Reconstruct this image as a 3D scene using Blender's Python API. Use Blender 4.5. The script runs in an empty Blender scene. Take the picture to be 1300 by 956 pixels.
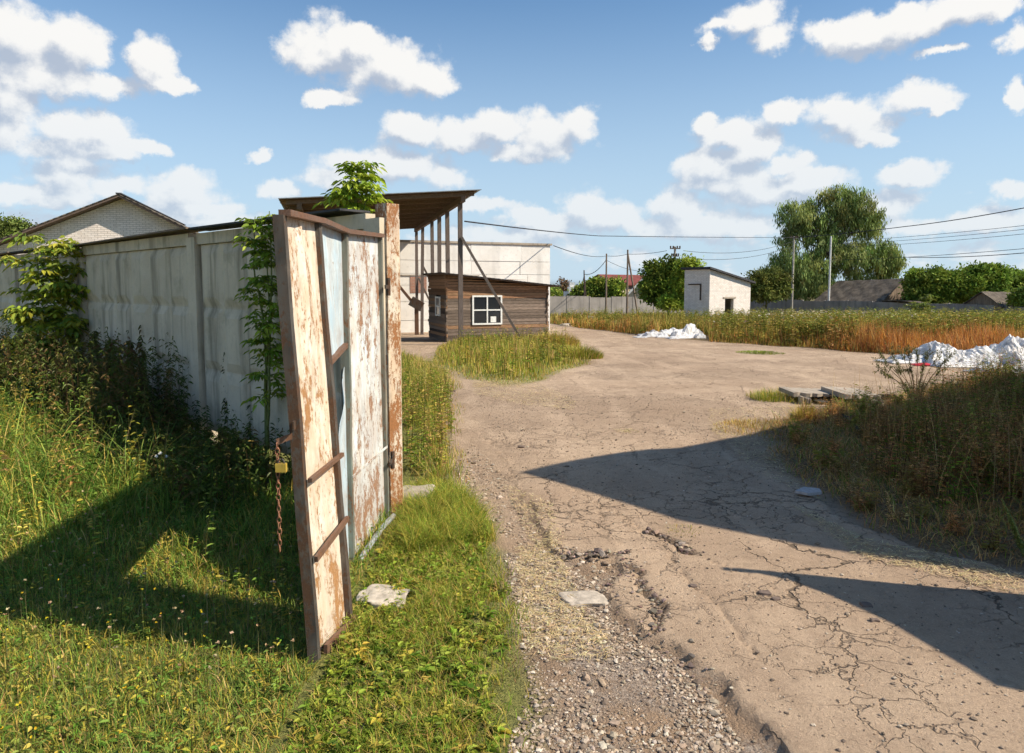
EXPO = 0.48; SUN_E = 5.0; SKY = 0.092; SKYT = (.68, .97, 1.12); CLOUD = .70; HZC = (.42, .53, .63)
ASP1 = (.38, .275, .19); ASP2 = (.48, .36, .255); ASP3 = (.32, .23, .16)
import bpy, math, random
import numpy as np
from mathutils import Vector, Matrix
rng = np.random.default_rng(7); random.seed(7)
R = math.radians
scn = bpy.context.scene
COL = scn.collection
# ------------------------------------------------------------------ camera
H = 1.9; F = 900.0; CY = 433.5; PITCH = math.atan(71.5/900)
cp, sp = math.cos(PITCH), math.sin(PITCH)
def ray(px, py):
    a = (px-650)/F; u = (CY-py)/F
    return a, cp+u*sp, -sp+u*cp
def P(px, py, Y):
    a, y, z = ray(px, py); t = Y/y
    return np.array([a*t, Y, H+z*t])
def zt(x, y):
    y = np.asarray(y, float)
    s = np.clip(y-10, 0, None)
    base = -0.03*(np.sqrt(s*s+9)-3)
    return np.where(base > -3.2, base, -3.2)*1.0
def G(px, py):
    a, y, z = ray(px, py)
    lo, hi = 0.5, 400.0
    for _ in range(60):
        m = (lo+hi)/2
        if H+z*m > float(zt(a*m, y*m)): lo = m
        else: hi = m
    return np.array([a*lo, y*lo, float(zt(a*lo, y*lo))])
cam = bpy.data.cameras.new('camera'); co = bpy.data.objects.new('camera', cam); COL.objects.link(co)
cam.sensor_width = 36; cam.lens = F/1300*36; cam.shift_y = -(478-CY)/1300
cam.clip_start = 0.05; cam.clip_end = 5000
co.location = (0, 0, H); co.rotation_euler = (R(90)-PITCH, 0, 0); scn.camera = co
# ------------------------------------------------------------------ view
scn.view_settings.view_transform = 'Standard'; scn.view_settings.look = 'None'
scn.cycles.max_bounces = 6; scn.cycles.diffuse_bounces = 3; scn.cycles.glossy_bounces = 2; scn.cycles.transmission_bounces = 3; scn.cycles.adaptive_threshold = .03; scn.cycles.caustics_reflective = False; scn.cycles.caustics_refractive = False
scn.view_settings.gamma = 1; scn.view_settings.exposure = EXPO
# ------------------------------------------------------------------ node helper
class NT:
    def __init__(s, tree): s.t = tree; s.n = tree.nodes; s.l = tree.links
    def add(s, typ, ins=None, **kw):
        n = s.n.new(typ)
        for k, v in kw.items(): setattr(n, k, v)
        for k, v in (ins or {}).items():
            sock = n.inputs[k]
            if isinstance(v, bpy.types.NodeSocket): s.l.new(v, sock)
            else: sock.default_value = v
        return n
    def m(s, op, a, b=0.0, c=0.0, clamp=False):
        n = s.n.new('ShaderNodeMath'); n.operation = op; n.use_clamp = clamp
        for i, v in enumerate((a, b, c)):
            if isinstance(v, bpy.types.NodeSocket): s.l.new(v, n.inputs[i])
            else: n.inputs[i].default_value = v
        return n.outputs[0]
    def v(s, op, a, b=(0, 0, 0), out=0):
        n = s.n.new('ShaderNodeVectorMath'); n.operation = op
        for i, v in enumerate((a, b)):
            if isinstance(v, bpy.types.NodeSocket): s.l.new(v, n.inputs[i])
            else: n.inputs[i].default_value = v
        return n.outputs[out]
    def mix(s, f, a, b, mode='MIX'):
        n = s.n.new('ShaderNodeMix'); n.data_type = 'RGBA'; n.blend_type = mode
        for k, v in ((0, f), (6, a), (7, b)):
            if isinstance(v, bpy.types.NodeSocket): s.l.new(v, n.inputs[k])
            else:
                if k and len(v) == 3: v = (*v, 1)
                n.inputs[k].default_value = v
        return n.outputs[2]
    def step(s, x, a, b):
        n = s.n.new('ShaderNodeMapRange'); n.interpolation_type = 'SMOOTHSTEP'
        s.l.new(x, n.inputs[0]); n.inputs[1].default_value = a; n.inputs[2].default_value = b
        return n.outputs[0]
    def noise(s, vec, scale, detail=4, rough=.55, dist=0., col=False):
        n = s.add('ShaderNodeTexNoise', {'Vector': vec, 'Scale': scale, 'Detail': detail, 'Roughness': rough, 'Distortion': dist})
        return n.outputs['Color' if col else 'Fac']
    def vor(s, vec, scale, feature='F1', out='Distance', rnd=1.):
        n = s.add('ShaderNodeTexVoronoi', {'Vector': vec, 'Scale': scale, 'Randomness': rnd}, feature=feature)
        return n.outputs[out]
    def scl(s, vec, sc): return s.v('MULTIPLY', vec, sc)
def new_mat(name):
    m = bpy.data.materials.new(name); m.use_nodes = True; m.node_tree.nodes.clear()
    t = NT(m.node_tree)
    t.obj = t.add('ShaderNodeTexCoord').outputs['Object']
    return m, t
def finish(t, color, rough=.8, bump=None, bstr=.3, bdist=.01, metal=0., spec=.3, transl=None):
    ins = {'Base Color': color if isinstance(color, bpy.types.NodeSocket) else (*color, 1), 'Roughness': rough, 'Metallic': metal, 'Specular IOR Level': spec}
    p = t.add('ShaderNodeBsdfPrincipled', ins)
    if bump is not None:
        b = t.add('ShaderNodeBump', {'Strength': bstr, 'Distance': bdist, 'Height': bump})
        t.l.new(b.outputs[0], p.inputs['Normal'])
    out = t.add('ShaderNodeOutputMaterial')
    sh = p.outputs[0]
    if transl:
        tr = t.add('ShaderNodeBsdfTranslucent', {'Color': color if isinstance(color, bpy.types.NodeSocket) else (*color, 1)})
        mx = t.add('ShaderNodeMixShader', {0: transl}); t.l.new(sh, mx.inputs[1]); t.l.new(tr.outputs[0], mx.inputs[2]); sh = mx.outputs[0]
    t.l.new(sh, out.inputs[0])
# ------------------------------------------------------------------ materials
M = {}
def leaf_mat(name, transl=.3, rough=.55, spec=.25):
    m, t = new_mat(name)
    c = t.add('ShaderNodeAttribute', attribute_name='Col').outputs['Color']
    finish(t, c, rough, spec=spec, transl=transl); M[name] = m
leaf_mat('leaf', .35, .5, .35); leaf_mat('grass', .3, .6, .2); leaf_mat('dry', .15, .8, .1); leaf_mat('farleaf', .25, .7, .1)
def attr_mat(name, rough=.8, nsc=20, namt=.35, bstr=.4, bdist=.004, stretch=(1, 1, 1), transl=None, spec=.2):
    m, t = new_mat(name)
    c = t.add('ShaderNodeAttribute', attribute_name='Col').outputs['Color']
    v = t.scl(t.obj, stretch)
    n = t.noise(v, nsc, 6, .65)
    f = t.add('ShaderNodeMapRange', {0: n, 1: .25, 2: .75, 3: 1-namt, 4: 1+namt}).outputs[0]
    c2 = t.v('MULTIPLY', c, t.add('ShaderNodeCombineXYZ', {0: f, 1: f, 2: f}).outputs[0])
    finish(t, c2, rough, n, bstr, bdist, transl=transl, spec=spec); M[name] = m
attr_mat('wood', .85, 9, .55, .5, .006, (.6, 6, 6)); attr_mat('woodv', .85, 9, .5, .5, .006, (6, 6, .6))
attr_mat('stone', .9, 30, .3, .6, .004)
def rust_mat(name, paint, rust, amount, seed, paint2=None, vert=True, rough=.6, bottom=None):
    m, t = new_mat(name)
    o = t.v('ADD', t.obj, (seed*3.1, seed*1.7, seed*.9))
    st = t.scl(o, (1, 1, .45) if vert else (1, 1, 1))
    big = t.noise(st, 7, 6, .68); fine = t.noise(st, 60, 6, .75); flake = t.noise(t.scl(o, (1, 1, .6)), 36, 9, .85)
    spot = t.vor(t.scl(o, (1, 1, .3)), 45)
    k = t.m('ADD', t.m('MULTIPLY', big, .9), t.m('MULTIPLY', flake, .9))
    k = t.m('ADD', k, t.m('MULTIPLY', fine, .35))
    mask = t.step(k, 1.235-amount, 1.30-amount)
    if bottom:
        z = t.add('ShaderNodeSeparateXYZ', {0: t.obj}).outputs[2]
        low = t.step(z, bottom, bottom-1.1)
        mask = t.step(t.m('ADD', k, t.m('MULTIPLY', low, .06)), 1.235-amount, 1.30-amount)
    stain = t.step(t.noise(t.scl(o, (1, 1, .12)), 9, 4, .6), .42, .68)
    if paint2 is None: paint2 = tuple(p*.8 for p in paint)
    c = t.mix(t.step(t.noise(t.scl(o, (1, 1, .3)), 14, 5), .35, .65), paint, paint2)
    c = t.mix(t.m('MULTIPLY', t.step(t.noise(o, 3.2, 5, .65), .42, .66), .5), c, tuple(.35*p+.65*q for p, q in zip(paint, rust)))
    c = t.mix(t.m('MULTIPLY', stain, .55), c, tuple(.45*p+.55*q for p, q in zip(paint, rust)))
    rc = t.mix(t.noise(o, 70, 5, .7), tuple(x*.35 for x in rust), tuple(min(1, x*1.35) for x in rust))
    if bottom: c = t.mix(t.m('MULTIPLY', low, .55), c, tuple(.45*p+.55*q for p, q in zip(paint, rust)))
    # scratches and grime along the sheet
    scr = t.step(t.noise(t.scl(o, (1.2, 1.2, .1)), 90, 3, .6), .60, .70)
    c = t.mix(t.m('MULTIPLY', scr, .45), c, tuple(x*.8 for x in rust))
    speck = t.step(t.vor(o, 120), .16, .08)
    c = t.mix(t.m('MULTIPLY', speck, .6), c, tuple(x*.5 for x in rust))
    grime = t.step(t.noise(t.scl(o, (1, 1, .5)), 11, 7, .75), .50, .70)
    c = t.mix(t.m('MULTIPLY', grime, .38), c, (.20, .17, .13))
    c = t.mix(mask, c, rc)
    h = t.m('SUBTRACT', t.m('MULTIPLY', fine, .5), t.m('MULTIPLY', mask, .7))
    finish(t, c, rough, h, .6, .003, spec=.3); M[name] = m
rust_mat('gate_cream', (.74, .71, .62), (.42, .22, .09), .11, 1, (.68, .56, .41), bottom=1.0)
rust_mat('gate_blue', (.42, .55, .62), (.38, .22, .12), .03, 2, (.54, .62, .64))
rust_mat('gate_white', (.62, .70, .72), (.34, .19, .11), .13, 3, (.60, .57, .50), bottom=1.0)
rust_mat('iron_dark', (.085, .08, .07), (.10, .052, .028), .17, 4, (.045, .042, .036), rough=.8)
rust_mat('iron_green', (.17, .21, .18), (.18, .09, .045), .10, 5, (.11, .13, .11))
rust_mat('post_paint', (.66, .60, .49), (.33, .145, .055), .19, 6, (.66, .52, .36), rough=.65)
rust_mat('post_blue', (.08, .18, .26), (.30, .14, .06), .03, 7)
rust_mat('iron_brown', (.16, .095, .065), (.20, .10, .055), .15, 8)
rust_mat('pipe', (.34, .40, .42), (.25, .14, .08), -.05, 9, vert=False)
rust_mat('brass', (.55, .38, .06), (.3, .2, .05), -.05, 10, vert=False)
def concrete(name, col, col2, sc=1., moss=.0, streak=.5):
    m, t = new_mat(name)
    o = t.obj
    a = t.noise(o, 1.3*sc, 6, .6); b = t.noise(o, 18*sc, 6, .7); s = t.noise(t.scl(o, (1, 1, .08)), 4*sc, 5, .65)
    c = t.mix(t.step(a, .3, .7), col, col2)
    c = t.mix(t.m('MULTIPLY', t.step(s, .48, .72), streak), c, tuple(x*.45 for x in col))
    c = t.mix(t.m('MULTIPLY', t.step(b, .52, .75), .35), c, tuple(x*.55 for x in col2))
    pit = t.step(t.vor(o, 55*sc), .18, .05)
    c = t.mix(t.m('MULTIPLY', pit, .5), c, tuple(x*.35 for x in col))
    if moss:
        c = t.mix(t.m('MULTIPLY', t.step(t.noise(o, 2.2, 5, .7), .5, .7), moss), c, (.10, .10, .05))
    finish(t, c, .92, t.m('SUBTRACT', b, t.m('MULTIPLY', pit, .5)), .5, .006, spec=.15); M[name] = m
concrete('fence_concrete', (.56, .47, .345), (.69, .595, .455), 1., .30, .9)
concrete('far_concrete', (.24, .22, .20), (.34, .31, .28), .4)
concrete('white_panel', (.80, .78, .74), (.66, .63, .58), .35, 0, .35)
concrete('slab', (.32, .27, .215), (.42, .36, .29), 1.2)
concrete('dark_void', (.02, .02, .02), (.03, .03, .03))
def brick(name, c1, c2, mortar, sc=1., bstr=.5, paint=None, grime=.4):
    m, t = new_mat(name)
    x = t.add('ShaderNodeSeparateXYZ', {0: t.obj})
    v = t.add('ShaderNodeCombineXYZ', {0: t.m('ADD', x.outputs[0], x.outputs[1]), 1: x.outputs[2]}).outputs[0]
    b = t.add('ShaderNodeTexBrick', {'Vector': v, 'Color1': (*c1, 1), 'Color2': (*c2, 1), 'Mortar': (*mortar, 1), 'Scale': 1, 'Mortar Size': .010*sc, 'Brick Width': .26*sc, 'Row Height': .085*sc, 'Mortar Smooth': .3, 'Bias': -.2})
    c = b.outputs[0]
    n = t.noise(t.obj, 2.0, 6, .7)
    c = t.mix(t.m('MULTIPLY', t.step(n, .45, .72), grime), c, tuple(q*.62 for q in c1))
    n2 = t.noise(t.scl(t.obj, (1, 1, .15)), 5, 6, .7)
    c = t.mix(t.m('MULTIPLY', t.step(n2, .5, .75), grime*.8), c, (.30, .24, .19))
    finish(t, c, .9, t.m('MULTIPLY', b.outputs[1], -1), bstr, .01, spec=.15); M[name] = m
brick('brick_white', (.80, .72, .66), (.68, .60, .54), (.42, .36, .32))
brick('brick_shed', (.84, .78, .72), (.72, .65, .58), (.46, .40, .34), 1.3, .5, None, .5)
brick('brick_gate', (.36, .18, .12), (.28, .14, .10), (.34, .31, .28))
def simple(name, col, rough=.8, nsc=8, amt=.3, metal=0, bstr=.2, stretch=(1, 1, 1), spec=.3, transl=None):
    m, t = new_mat(name)
    n = t.noise(t.scl(t.obj, stretch), nsc, 6, .65)
    c = t.mix(t.step(n, .3, .7), tuple(x*(1-amt) for x in col), tuple(min(1, x*(1+amt)) for x in col))
    finish(t, c, rough, n, bstr, .01, metal, spec, transl=transl); M[name] = m
simple('white_paint', (.78, .78, .74), .6, 12, .12); simple('roof_felt', (.05, .05, .055), .85, 6, .35)
simple('grey_sheet', (.20, .21, .22), .55, 5, .3, .3); simple('red_roof', (.19, .05, .035), .6, .8, .2)
simple('cream_wall', (.62, .54, .40), .85, 1, .15); simple('pole_concrete', (.42, .38, .32), .85, 4, .25)
simple('pole_wood', (.20, .15, .11), .85, 6, .35, stretch=(1, 1, .1)); simple('pole_white', (.72, .70, .66), .8, 4, .15)
simple('wire', (.03, .03, .035), .6, 1, .1); simple('bark', (.13, .10, .075), .9, 6, .4, bstr=.6, stretch=(1, 1, .3))
simple('curtain', (.6, .6, .56), .9, 3, .2); simple('rubble_pale', (.44, .38, .31), .9, 14, .3, bstr=.8)
simple('red_cloth', (.45, .02, .04), .8, 6, .2); simple('chain_rust', (.30, .14, .08), .6, 60, .4, .4)
simple('stem_green', (.14, .17, .05), .7, 20, .3); simple('stem_dry', (.26, .17, .10), .85, 20, .3); simple('soil_blocker_dark', (.05, .042, .03), .95, 8, .4)  # last one: pit soil, reused on the light blocker added inside the hut
m, t = new_mat('plastic')
n = t.noise(t.obj, 3, 6, .7)
c = t.mix(t.step(n, .42, .70), (.80, .80, .80), (.50, .46, .41))
c = t.mix(t.m('MULTIPLY', t.step(t.noise(t.obj, 11, 5, .7), .56, .70), .5), c, (.30, .26, .22))
finish(t, c, .42, t.noise(t.obj, 9, 5, .6), .8, .03, spec=.4, transl=.18); M['plastic'] = m
m, t = new_mat('glass')
p = t.add('ShaderNodeBsdfPrincipled', {'Base Color': (.02, .025, .03, 1), 'Roughness': .08, 'Specular IOR Level': .6})
t.l.new(p.outputs[0], t.add('ShaderNodeOutputMaterial').inputs[0]); M['glass'] = m
def corrugated(name, c1, c2, per, axis):
    m, t = new_mat(name)
    x = t.add('ShaderNodeSeparateXYZ', {0: t.obj}).outputs[axis]
    w = t.m('SINE', t.m('MULTIPLY', x, 2*math.pi/per))
    n = t.noise(t.obj, 1.2, 6, .7)
    n2 = t.add('ShaderNodeSeparateColor', {0: t.vor(t.scl(t.obj, (.9, .6, .6)), 1., out='Color')}).outputs[0]
    c = t.mix(t.step(n, .35, .65), c1, c2)
    c = t.mix(t.m('MULTIPLY', n2, .35), c, tuple(x*.55 for x in c1))
    finish(t, c, .9, w, .8, .03, spec=.1); M[name] = m
corrugated('asbestos', (.10, .083, .068), (.20, .168, .135), .25, 0)
corrugated('tin_sheet', (.08, .085, .09), (.13, .12, .12), .2, 0)
# ------------------------------------------------------------------ objects
def tag(o, label=None, cat=None, group=None, kind=None):
    if label: o['label'] = label
    if cat: o['category'] = cat
    if group: o['group'] = group
    if kind: o['kind'] = kind
    return o
def thing(name, label, cat, loc=(0, 0, 0), rotz=0, group=None):
    o = bpy.data.objects.new(name, None); COL.objects.link(o); o.empty_display_size = .1
    o.location = [float(v) for v in loc]; o.rotation_euler = (0, 0, rotz)
    return tag(o, label, cat, group)
def inv(o):
    return (Matrix.Translation(Vector(o.location)) @ Matrix.Rotation(o.rotation_euler[2], 4, 'Z')).inverted()
class MB:
    """collects verts / faces of ONE mesh"""
    def __init__(s): s.V = []; s.Fq = []; s.C = []; s.nv = 0; s.Ft = []
    def arr(s, v, quads=None, tris=None, col=(.5, .5, .5)):
        v = np.asarray(v, float).reshape(-1, 3); b = s.nv; s.V.append(v); s.nv += len(v)
        c = np.asarray(col, float)
        if c.ndim == 1: c = np.tile(c, (len(v), 1))
        s.C.append(c)
        if quads is not None and len(quads): s.Fq.append(np.asarray(quads, int).reshape(-1, 4)+b)
        if tris is not None and len(tris): s.Ft.append(np.asarray(tris, int).reshape(-1, 3)+b)
    def hexa(s, p8, col=(.5, .5, .5)):
        s.arr(p8, [[0, 3, 2, 1], [4, 5, 6, 7], [0, 1, 5, 4], [1, 2, 6, 5], [2, 3, 7, 6], [3, 0, 4, 7]], col=col)
    def box(s, x0, x1, y0, y1, z0, z1, col=(.5, .5, .5)):
        s.hexa([(x0, y0, z0), (x1, y0, z0), (x1, y1, z0), (x0, y1, z0), (x0, y0, z1), (x1, y0, z1), (x1, y1, z1), (x0, y1, z1)], col)
    def bar(s, a, b, w, d, side=None, col=(.5, .5, .5)):
        a = np.array(a, float); b = np.array(b, float); t = b-a; t /= np.linalg.norm(t)
        sd = np.array(side if side is not None else (1, 0, 0), float); sd = sd-t*sd.dot(t); sd /= np.linalg.norm(sd)
        u = np.cross(t, sd); sd = sd*w/2; u = u*d/2
        s.hexa([a-sd-u, a+sd-u, a+sd+u, a-sd+u, b-sd-u, b+sd-u, b+sd+u, b-sd+u], col)
    def tube(s, pts, r, n=6, col=(.5, .5, .5), cap=True):
        pts = np.asarray(pts, float); k = len(pts); r = np.broadcast_to(np.asarray(r, float), (k,))
        tg = np.gradient(pts, axis=0); tg /= np.linalg.norm(tg, axis=1)[:, None]+1e-9
        ref = np.array([0, 0, 1.]) if abs(tg[0][2]) < .9 else np.array([1., 0, 0])
        a = np.cross(tg, ref); a /= np.linalg.norm(a, axis=1)[:, None]+1e-9; b = np.cross(tg, a)
        th = np.arange(n)*2*math.pi/n
        v = pts[:, None]+r[:, None, None]*(np.cos(th)[None, :, None]*a[:, None]+np.sin(th)[None, :, None]*b[:, None])
        q = []
        for i in range(k-1):
            for j in range(n): j2 = (j+1) % n; q.append((i*n+j, i*n+j2, (i+1)*n+j2, (i+1)*n+j))
        s.arr(v, q, col=col)
        if cap:
            s.arr(np.vstack([v[0], pts[:1]]), None, [(j, (j+1) % n, n) for j in range(n)], col)
            s.arr(np.vstack([v[-1], pts[-1:]]), None, [(j, (j+1) % n, n) for j in range(n)], col)
    def grid(s, V, col=(.5, .5, .5), close=False):
        V = np.asarray(V, float); a, b = V.shape[:2]
        i, j = np.meshgrid(np.arange(a-1), np.arange(b-1), indexing='ij'); k = i*b+j
        c = np.asarray(col, float)
        s.arr(V.reshape(-1, 3), np.stack([k, k+1, k+b+1, k+b], -1).reshape(-1, 4), col=c if c.ndim == 1 else c.reshape(-1, 3))
    def sheet(s, a, b, c, d, nx, ny, th, disp=0., normal=None, col=(.5, .5, .5), seed=1, fn=None):
        """bent plate through corners a(bottom,left) b(bottom,right) c(top,right) d(top,left)"""
        a, b, c, d = [np.array(q, float) for q in (a, b, c, d)]
        u = np.linspace(0, 1, nx)[None, :, None]; v = np.linspace(0, 1, ny)[:, None, None]
        g = (a*(1-u)+b*u)*(1-v)+(d*(1-u)+c*u)*v
        n = np.cross(b-a, d-a); n /= np.linalg.norm(n)
        q = g+n*disp*4*u*(1-u)*(np.sin(u*5+seed)*np.cos(v*7+seed*2)+.6*np.sin(v*17+u*9+seed))
        if fn is not None: q = q+n*fn(u, v)
        s.grid(q, col); s.grid((q-n*th)[:, ::-1], col)
        for e1, e2 in ((q[0], (q-n*th)[0]), (q[-1], (q-n*th)[-1]), (q[:, 0], (q-n*th)[:, 0]), (q[:, -1], (q-n*th)[:, -1])):
            s.grid(np.stack([e1, e2]), col)
    def build(s, name, mat, parent=None, world=True, smooth=False, link=True):
        V = np.concatenate(s.V); C = np.concatenate(s.C)
        if mat in ('leaf', 'grass', 'farleaf'): C = np.clip(C*np.array([1.10, .98, .76]), 0, .9)
        if parent is not None and world:
            m = np.array(inv(parent)); V = V@m[:3, :3].T+m[:3, 3]
        me = bpy.data.meshes.new(name)
        q = np.concatenate(s.Fq) if s.Fq else np.zeros((0, 4), int); tr = np.concatenate(s.Ft) if s.Ft else np.zeros((0, 3), int)
        me.vertices.add(len(V)); me.vertices.foreach_set('co', V.astype(np.float32).ravel())
        nl = q.size+tr.size; me.loops.add(nl); me.polygons.add(len(q)+len(tr))
        me.loops.foreach_set('vertex_index', np.concatenate([q.ravel(), tr.ravel()]).astype(np.int32))
        ls = np.concatenate([np.arange(len(q))*4, q.size+np.arange(len(tr))*3]).astype(np.int32)
        me.polygons.foreach_set('loop_start', ls)
        me.update(calc_edges=True)
        at = me.color_attributes.new('Col', 'FLOAT_COLOR', 'POINT')
        at.data.foreach_set('color', np.hstack([C, np.ones((len(C), 1))]).astype(np.float32).ravel())
        me.polygons.foreach_set('use_smooth', np.full(len(me.polygons), bool(smooth)))
        me.materials.append(M[mat] if isinstance(mat, str) else mat)
        o = bpy.data.objects.new(name, me); COL.objects.link(o)
        if parent is not None: o.parent = parent
        return o
def vcol(base, n, var=.15, hue=.08):
    base = np.asarray(base, float)
    k = 1+rng.normal(0, var, (n, 1)); c = base*k*(1+rng.normal(0, hue, (n, 3)))
    return np.clip(c, .004, .9)
def pick(pal, w, n, var=.18, hv=.06):
    pal = np.asarray(pal, float); i = rng.choice(len(pal), n, p=np.asarray(w, float)/sum(w))
    return np.clip(pal[i]*(1+rng.normal(0, var, (n, 1)))*(1+rng.normal(0, hv, (n, 3))), .004, .9)
def blades(mb, pos, h, w, az, lean, col, seg=3, face=None):
    n = len(pos); h = np.broadcast_to(h, n).astype(float); w = np.broadcast_to(w, n); lean = np.broadcast_to(lean, n)
    d = np.stack([np.cos(az), np.sin(az), np.zeros(n)], 1)
    fa = az+math.pi/2+rng.normal(0, .5, n) if face is None else face
    s = np.stack([np.cos(fa), np.sin(fa), np.zeros(n)], 1)
    vs = []
    for k in range(seg+1):
        t = k/seg
        c = pos+d*(lean*h*t**1.8)[:, None]; c = c.copy(); c[:, 2] += h*(t-.45*np.minimum(lean, 1.2)*t**2.4)
        if k == seg: vs.append(c[:, None])
        else:
            ww = (w*(1-t**1.5*.9)/2)[:, None]*s; vs.append(np.stack([c-ww, c+ww], 1))
    V = np.concatenate(vs, 1); nv = V.shape[1]; b = (np.arange(n)*nv)[:, None]
    q = np.concatenate([b+np.array([[2*k, 2*k+1, 2*k+3, 2*k+2]]) for k in range(seg-1)]) if seg > 1 else None
    tr = b+np.array([[2*seg-2, 2*seg-1, 2*seg]])
    C = np.repeat(col[:, None], nv, 1).reshape(-1, 3)
    mb.arr(V, q, tr, C)
def leaves(mb, base, d, L, W, col, fold=.25, droop=.25, roll=None):
    n = len(base); d = d/(np.linalg.norm(d, axis=1)[:, None]+1e-9)
    L = np.broadcast_to(L, n)[:, None]; W = np.broadcast_to(W, n)[:, None]
    up = np.tile([0, 0, 1.], (n, 1))+rng.normal(0, .35 if roll is None else roll, (n, 3))
    s = np.cross(d, up); s /= np.linalg.norm(s, axis=1)[:, None]+1e-9; u = np.cross(s, d)
    def pt(t, k, f): return base+d*L*t+s*W*k/2+u*(W*f)-np.array([0, 0, 1.])*L*droop*t*t
    V = np.stack([pt(0, 0, 0), pt(.3, .9, fold), pt(.65, .8, fold), pt(1, 0, 0), pt(.65, -.8, fold), pt(.3, -.9, fold)], 1)
    b = (np.arange(n)*6)[:, None]
    q = np.concatenate([b+np.array([[0, 1, 2, 3]]), b+np.array([[0, 3, 4, 5]])])
    mb.arr(V, q, None, np.repeat(col[:, None], 6, 1).reshape(-1, 3))
def fbm(x, y, sc, seed=0, octv=4):
    r = np.random.default_rng(seed); out = 0; a = 1.; tot = 0
    for o in range(octv):
        s = 0
        for k in range(5):
            th = r.uniform(0, 2*math.pi); ph = r.uniform(0, 6.3); fr = r.uniform(.7, 1.4)
            s = s+np.sin((x*math.cos(th)+y*math.sin(th))*sc*fr*2**o*2+ph)
        out = out+a*s/3; tot += a; a *= .55
    return out/tot
def inpoly(x, y, poly):
    poly = np.asarray(poly)[:, :2]; ins = np.zeros(np.shape(x), bool); n = len(poly)
    for i in range(n):
        x1, y1 = poly[i]; x2, y2 = poly[(i+1) % n]
        c = ((y1 > y) != (y2 > y)) & (x < (x2-x1)*(y-y1)/(y2-y1+1e-12)+x1); ins ^= c
    return ins
def sdist(x, y, line, closed=False):
    line = np.asarray(line)[:, :2]; d = np.full(np.shape(x), 1e9)
    for i in range(len(line) - (0 if closed else 1)):
        a = line[i]; b = line[(i+1) % len(line)]; ab = b-a; L = ab.dot(ab)+1e-12
        t = np.clip(((x-a[0])*ab[0]+(y-a[1])*ab[1])/L, 0, 1)
        d = np.minimum(d, np.hypot(x-a[0]-t*ab[0], y-a[1]-t*ab[1]))
    return d
def spoly(x, y, poly):
    d = sdist(x, y, poly, True); return np.where(inpoly(x, y, poly), d, -d)
def PG(pts): return np.array([G(*p)[:2] for p in pts])
# ------------------------------------------------------------------ sun and sky
SHX, SHY = -.97, .25                 # where shadows fall
SUN_EL = R(43)
az_sun = math.atan2(-SHX, -SHY)      # compass angle of the sun, clockwise from +Y
sl = bpy.data.lights.new('sun', 'SUN'); sl.energy = SUN_E; sl.angle = R(.53); sl.color = (1, .89, .73)
so = bpy.data.objects.new('sun', sl); COL.objects.link(so)
sd = Vector((math.sin(az_sun)*math.cos(SUN_EL), math.cos(az_sun)*math.cos(SUN_EL), math.sin(SUN_EL)))
so.rotation_euler = sd.to_track_quat('Z', 'Y').to_euler(); so.location = (20, -5, 25)
world = bpy.data.worlds.new('World'); scn.world = world; world.use_nodes = True
wt = world.node_tree; wt.nodes.clear(); t = NT(wt)
sky = t.add('ShaderNodeTexSky', sky_type='NISHITA', sun_disc=False, sun_elevation=SUN_EL, sun_rotation=az_sun, altitude=150, air_density=1.0, dust_density=.6, ozone_density=2.2)
gen = t.add('ShaderNodeTexCoord').outputs['Generated']
# cloud field as a group: (azimuth, elevation) -> density
grp = bpy.data.node_groups.new('cloud_field', 'ShaderNodeTree')
grp.interface.new_socket('Vec', in_out='INPUT', socket_type='NodeSocketVector')
grp.interface.new_socket('D', in_out='OUTPUT', socket_type='NodeSocketFloat')
g = NT(grp); gi = g.add('NodeGroupInput').outputs[0]
CL = [(430,58,58,38),(490,84,80,32),(395,72,48,22),(545,100,48,20),(415,122,34,11),(460,45,30,20),
 (532,163,50,22),(620,168,60,22),(692,172,60,28),(737,158,26,24),(660,192,50,14),(585,180,40,16),
 (30,42,60,40),(95,55,52,42),(60,95,85,24),(190,78,30,34),(212,106,34,12),(135,105,55,16),(10,120,40,40),
 (100,162,78,26),(15,168,50,24),(178,190,30,10),(70,185,60,16),(120,190,50,14),
 (82,218,60,28),(45,246,80,16),(150,238,40,16),(228,240,56,22),(250,262,60,10),
 (333,199,15,8),(490,212,88,24),(355,243,24,13),(560,226,40,20),(430,232,50,16),(600,262,70,10),
 (738,262,28,28),(775,278,46,20),(705,285,40,14),(670,272,30,10),(650,300,90,14),
 (950,20,58,24),(978,42,34,24),(905,28,22,10),(893,52,14,12),
 (1108,44,80,28),(1060,38,36,16),(1148,24,40,22),(1200,66,34,7),(1235,8,60,24),(1285,50,22,16),(1175,30,30,18),
 (1000,142,34,16),(1085,150,64,26),(1155,124,50,20),(1190,137,20,8),(1105,172,44,10),(1060,140,40,16),
 (930,172,46,20),(895,160,16,14),(960,190,46,20),(920,205,60,18),
 (920,228,70,20),(862,262,44,22),(1035,228,48,14),(985,244,70,26),(910,285,90,18),(1000,212,40,14),
 (1150,222,42,18),(1130,262,40,22),(1180,290,60,12),(1297,116,18,20),(1250,282,80,16),(1290,242,30,12),
 (820,290,60,14),(300,285,60,8),(-90,120,90,40),(-120,220,90,28),(1400,60,80,34),(1420,180,90,26),(1380,270,90,18),
 (250,-90,120,34),(700,-120,140,34),(1100,-100,110,34),(-60,-60,90,40)]
wn = g.noise(g.scl(gi, (1, 1.15, 1)), 9, 4, .60, 0, True)
wv = g.scl(g.v('SUBTRACT', wn, (.5, .5, .5)), (.055, .035, 0))
wn2 = g.noise(gi, 42, 5, .68, 0, True)
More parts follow.
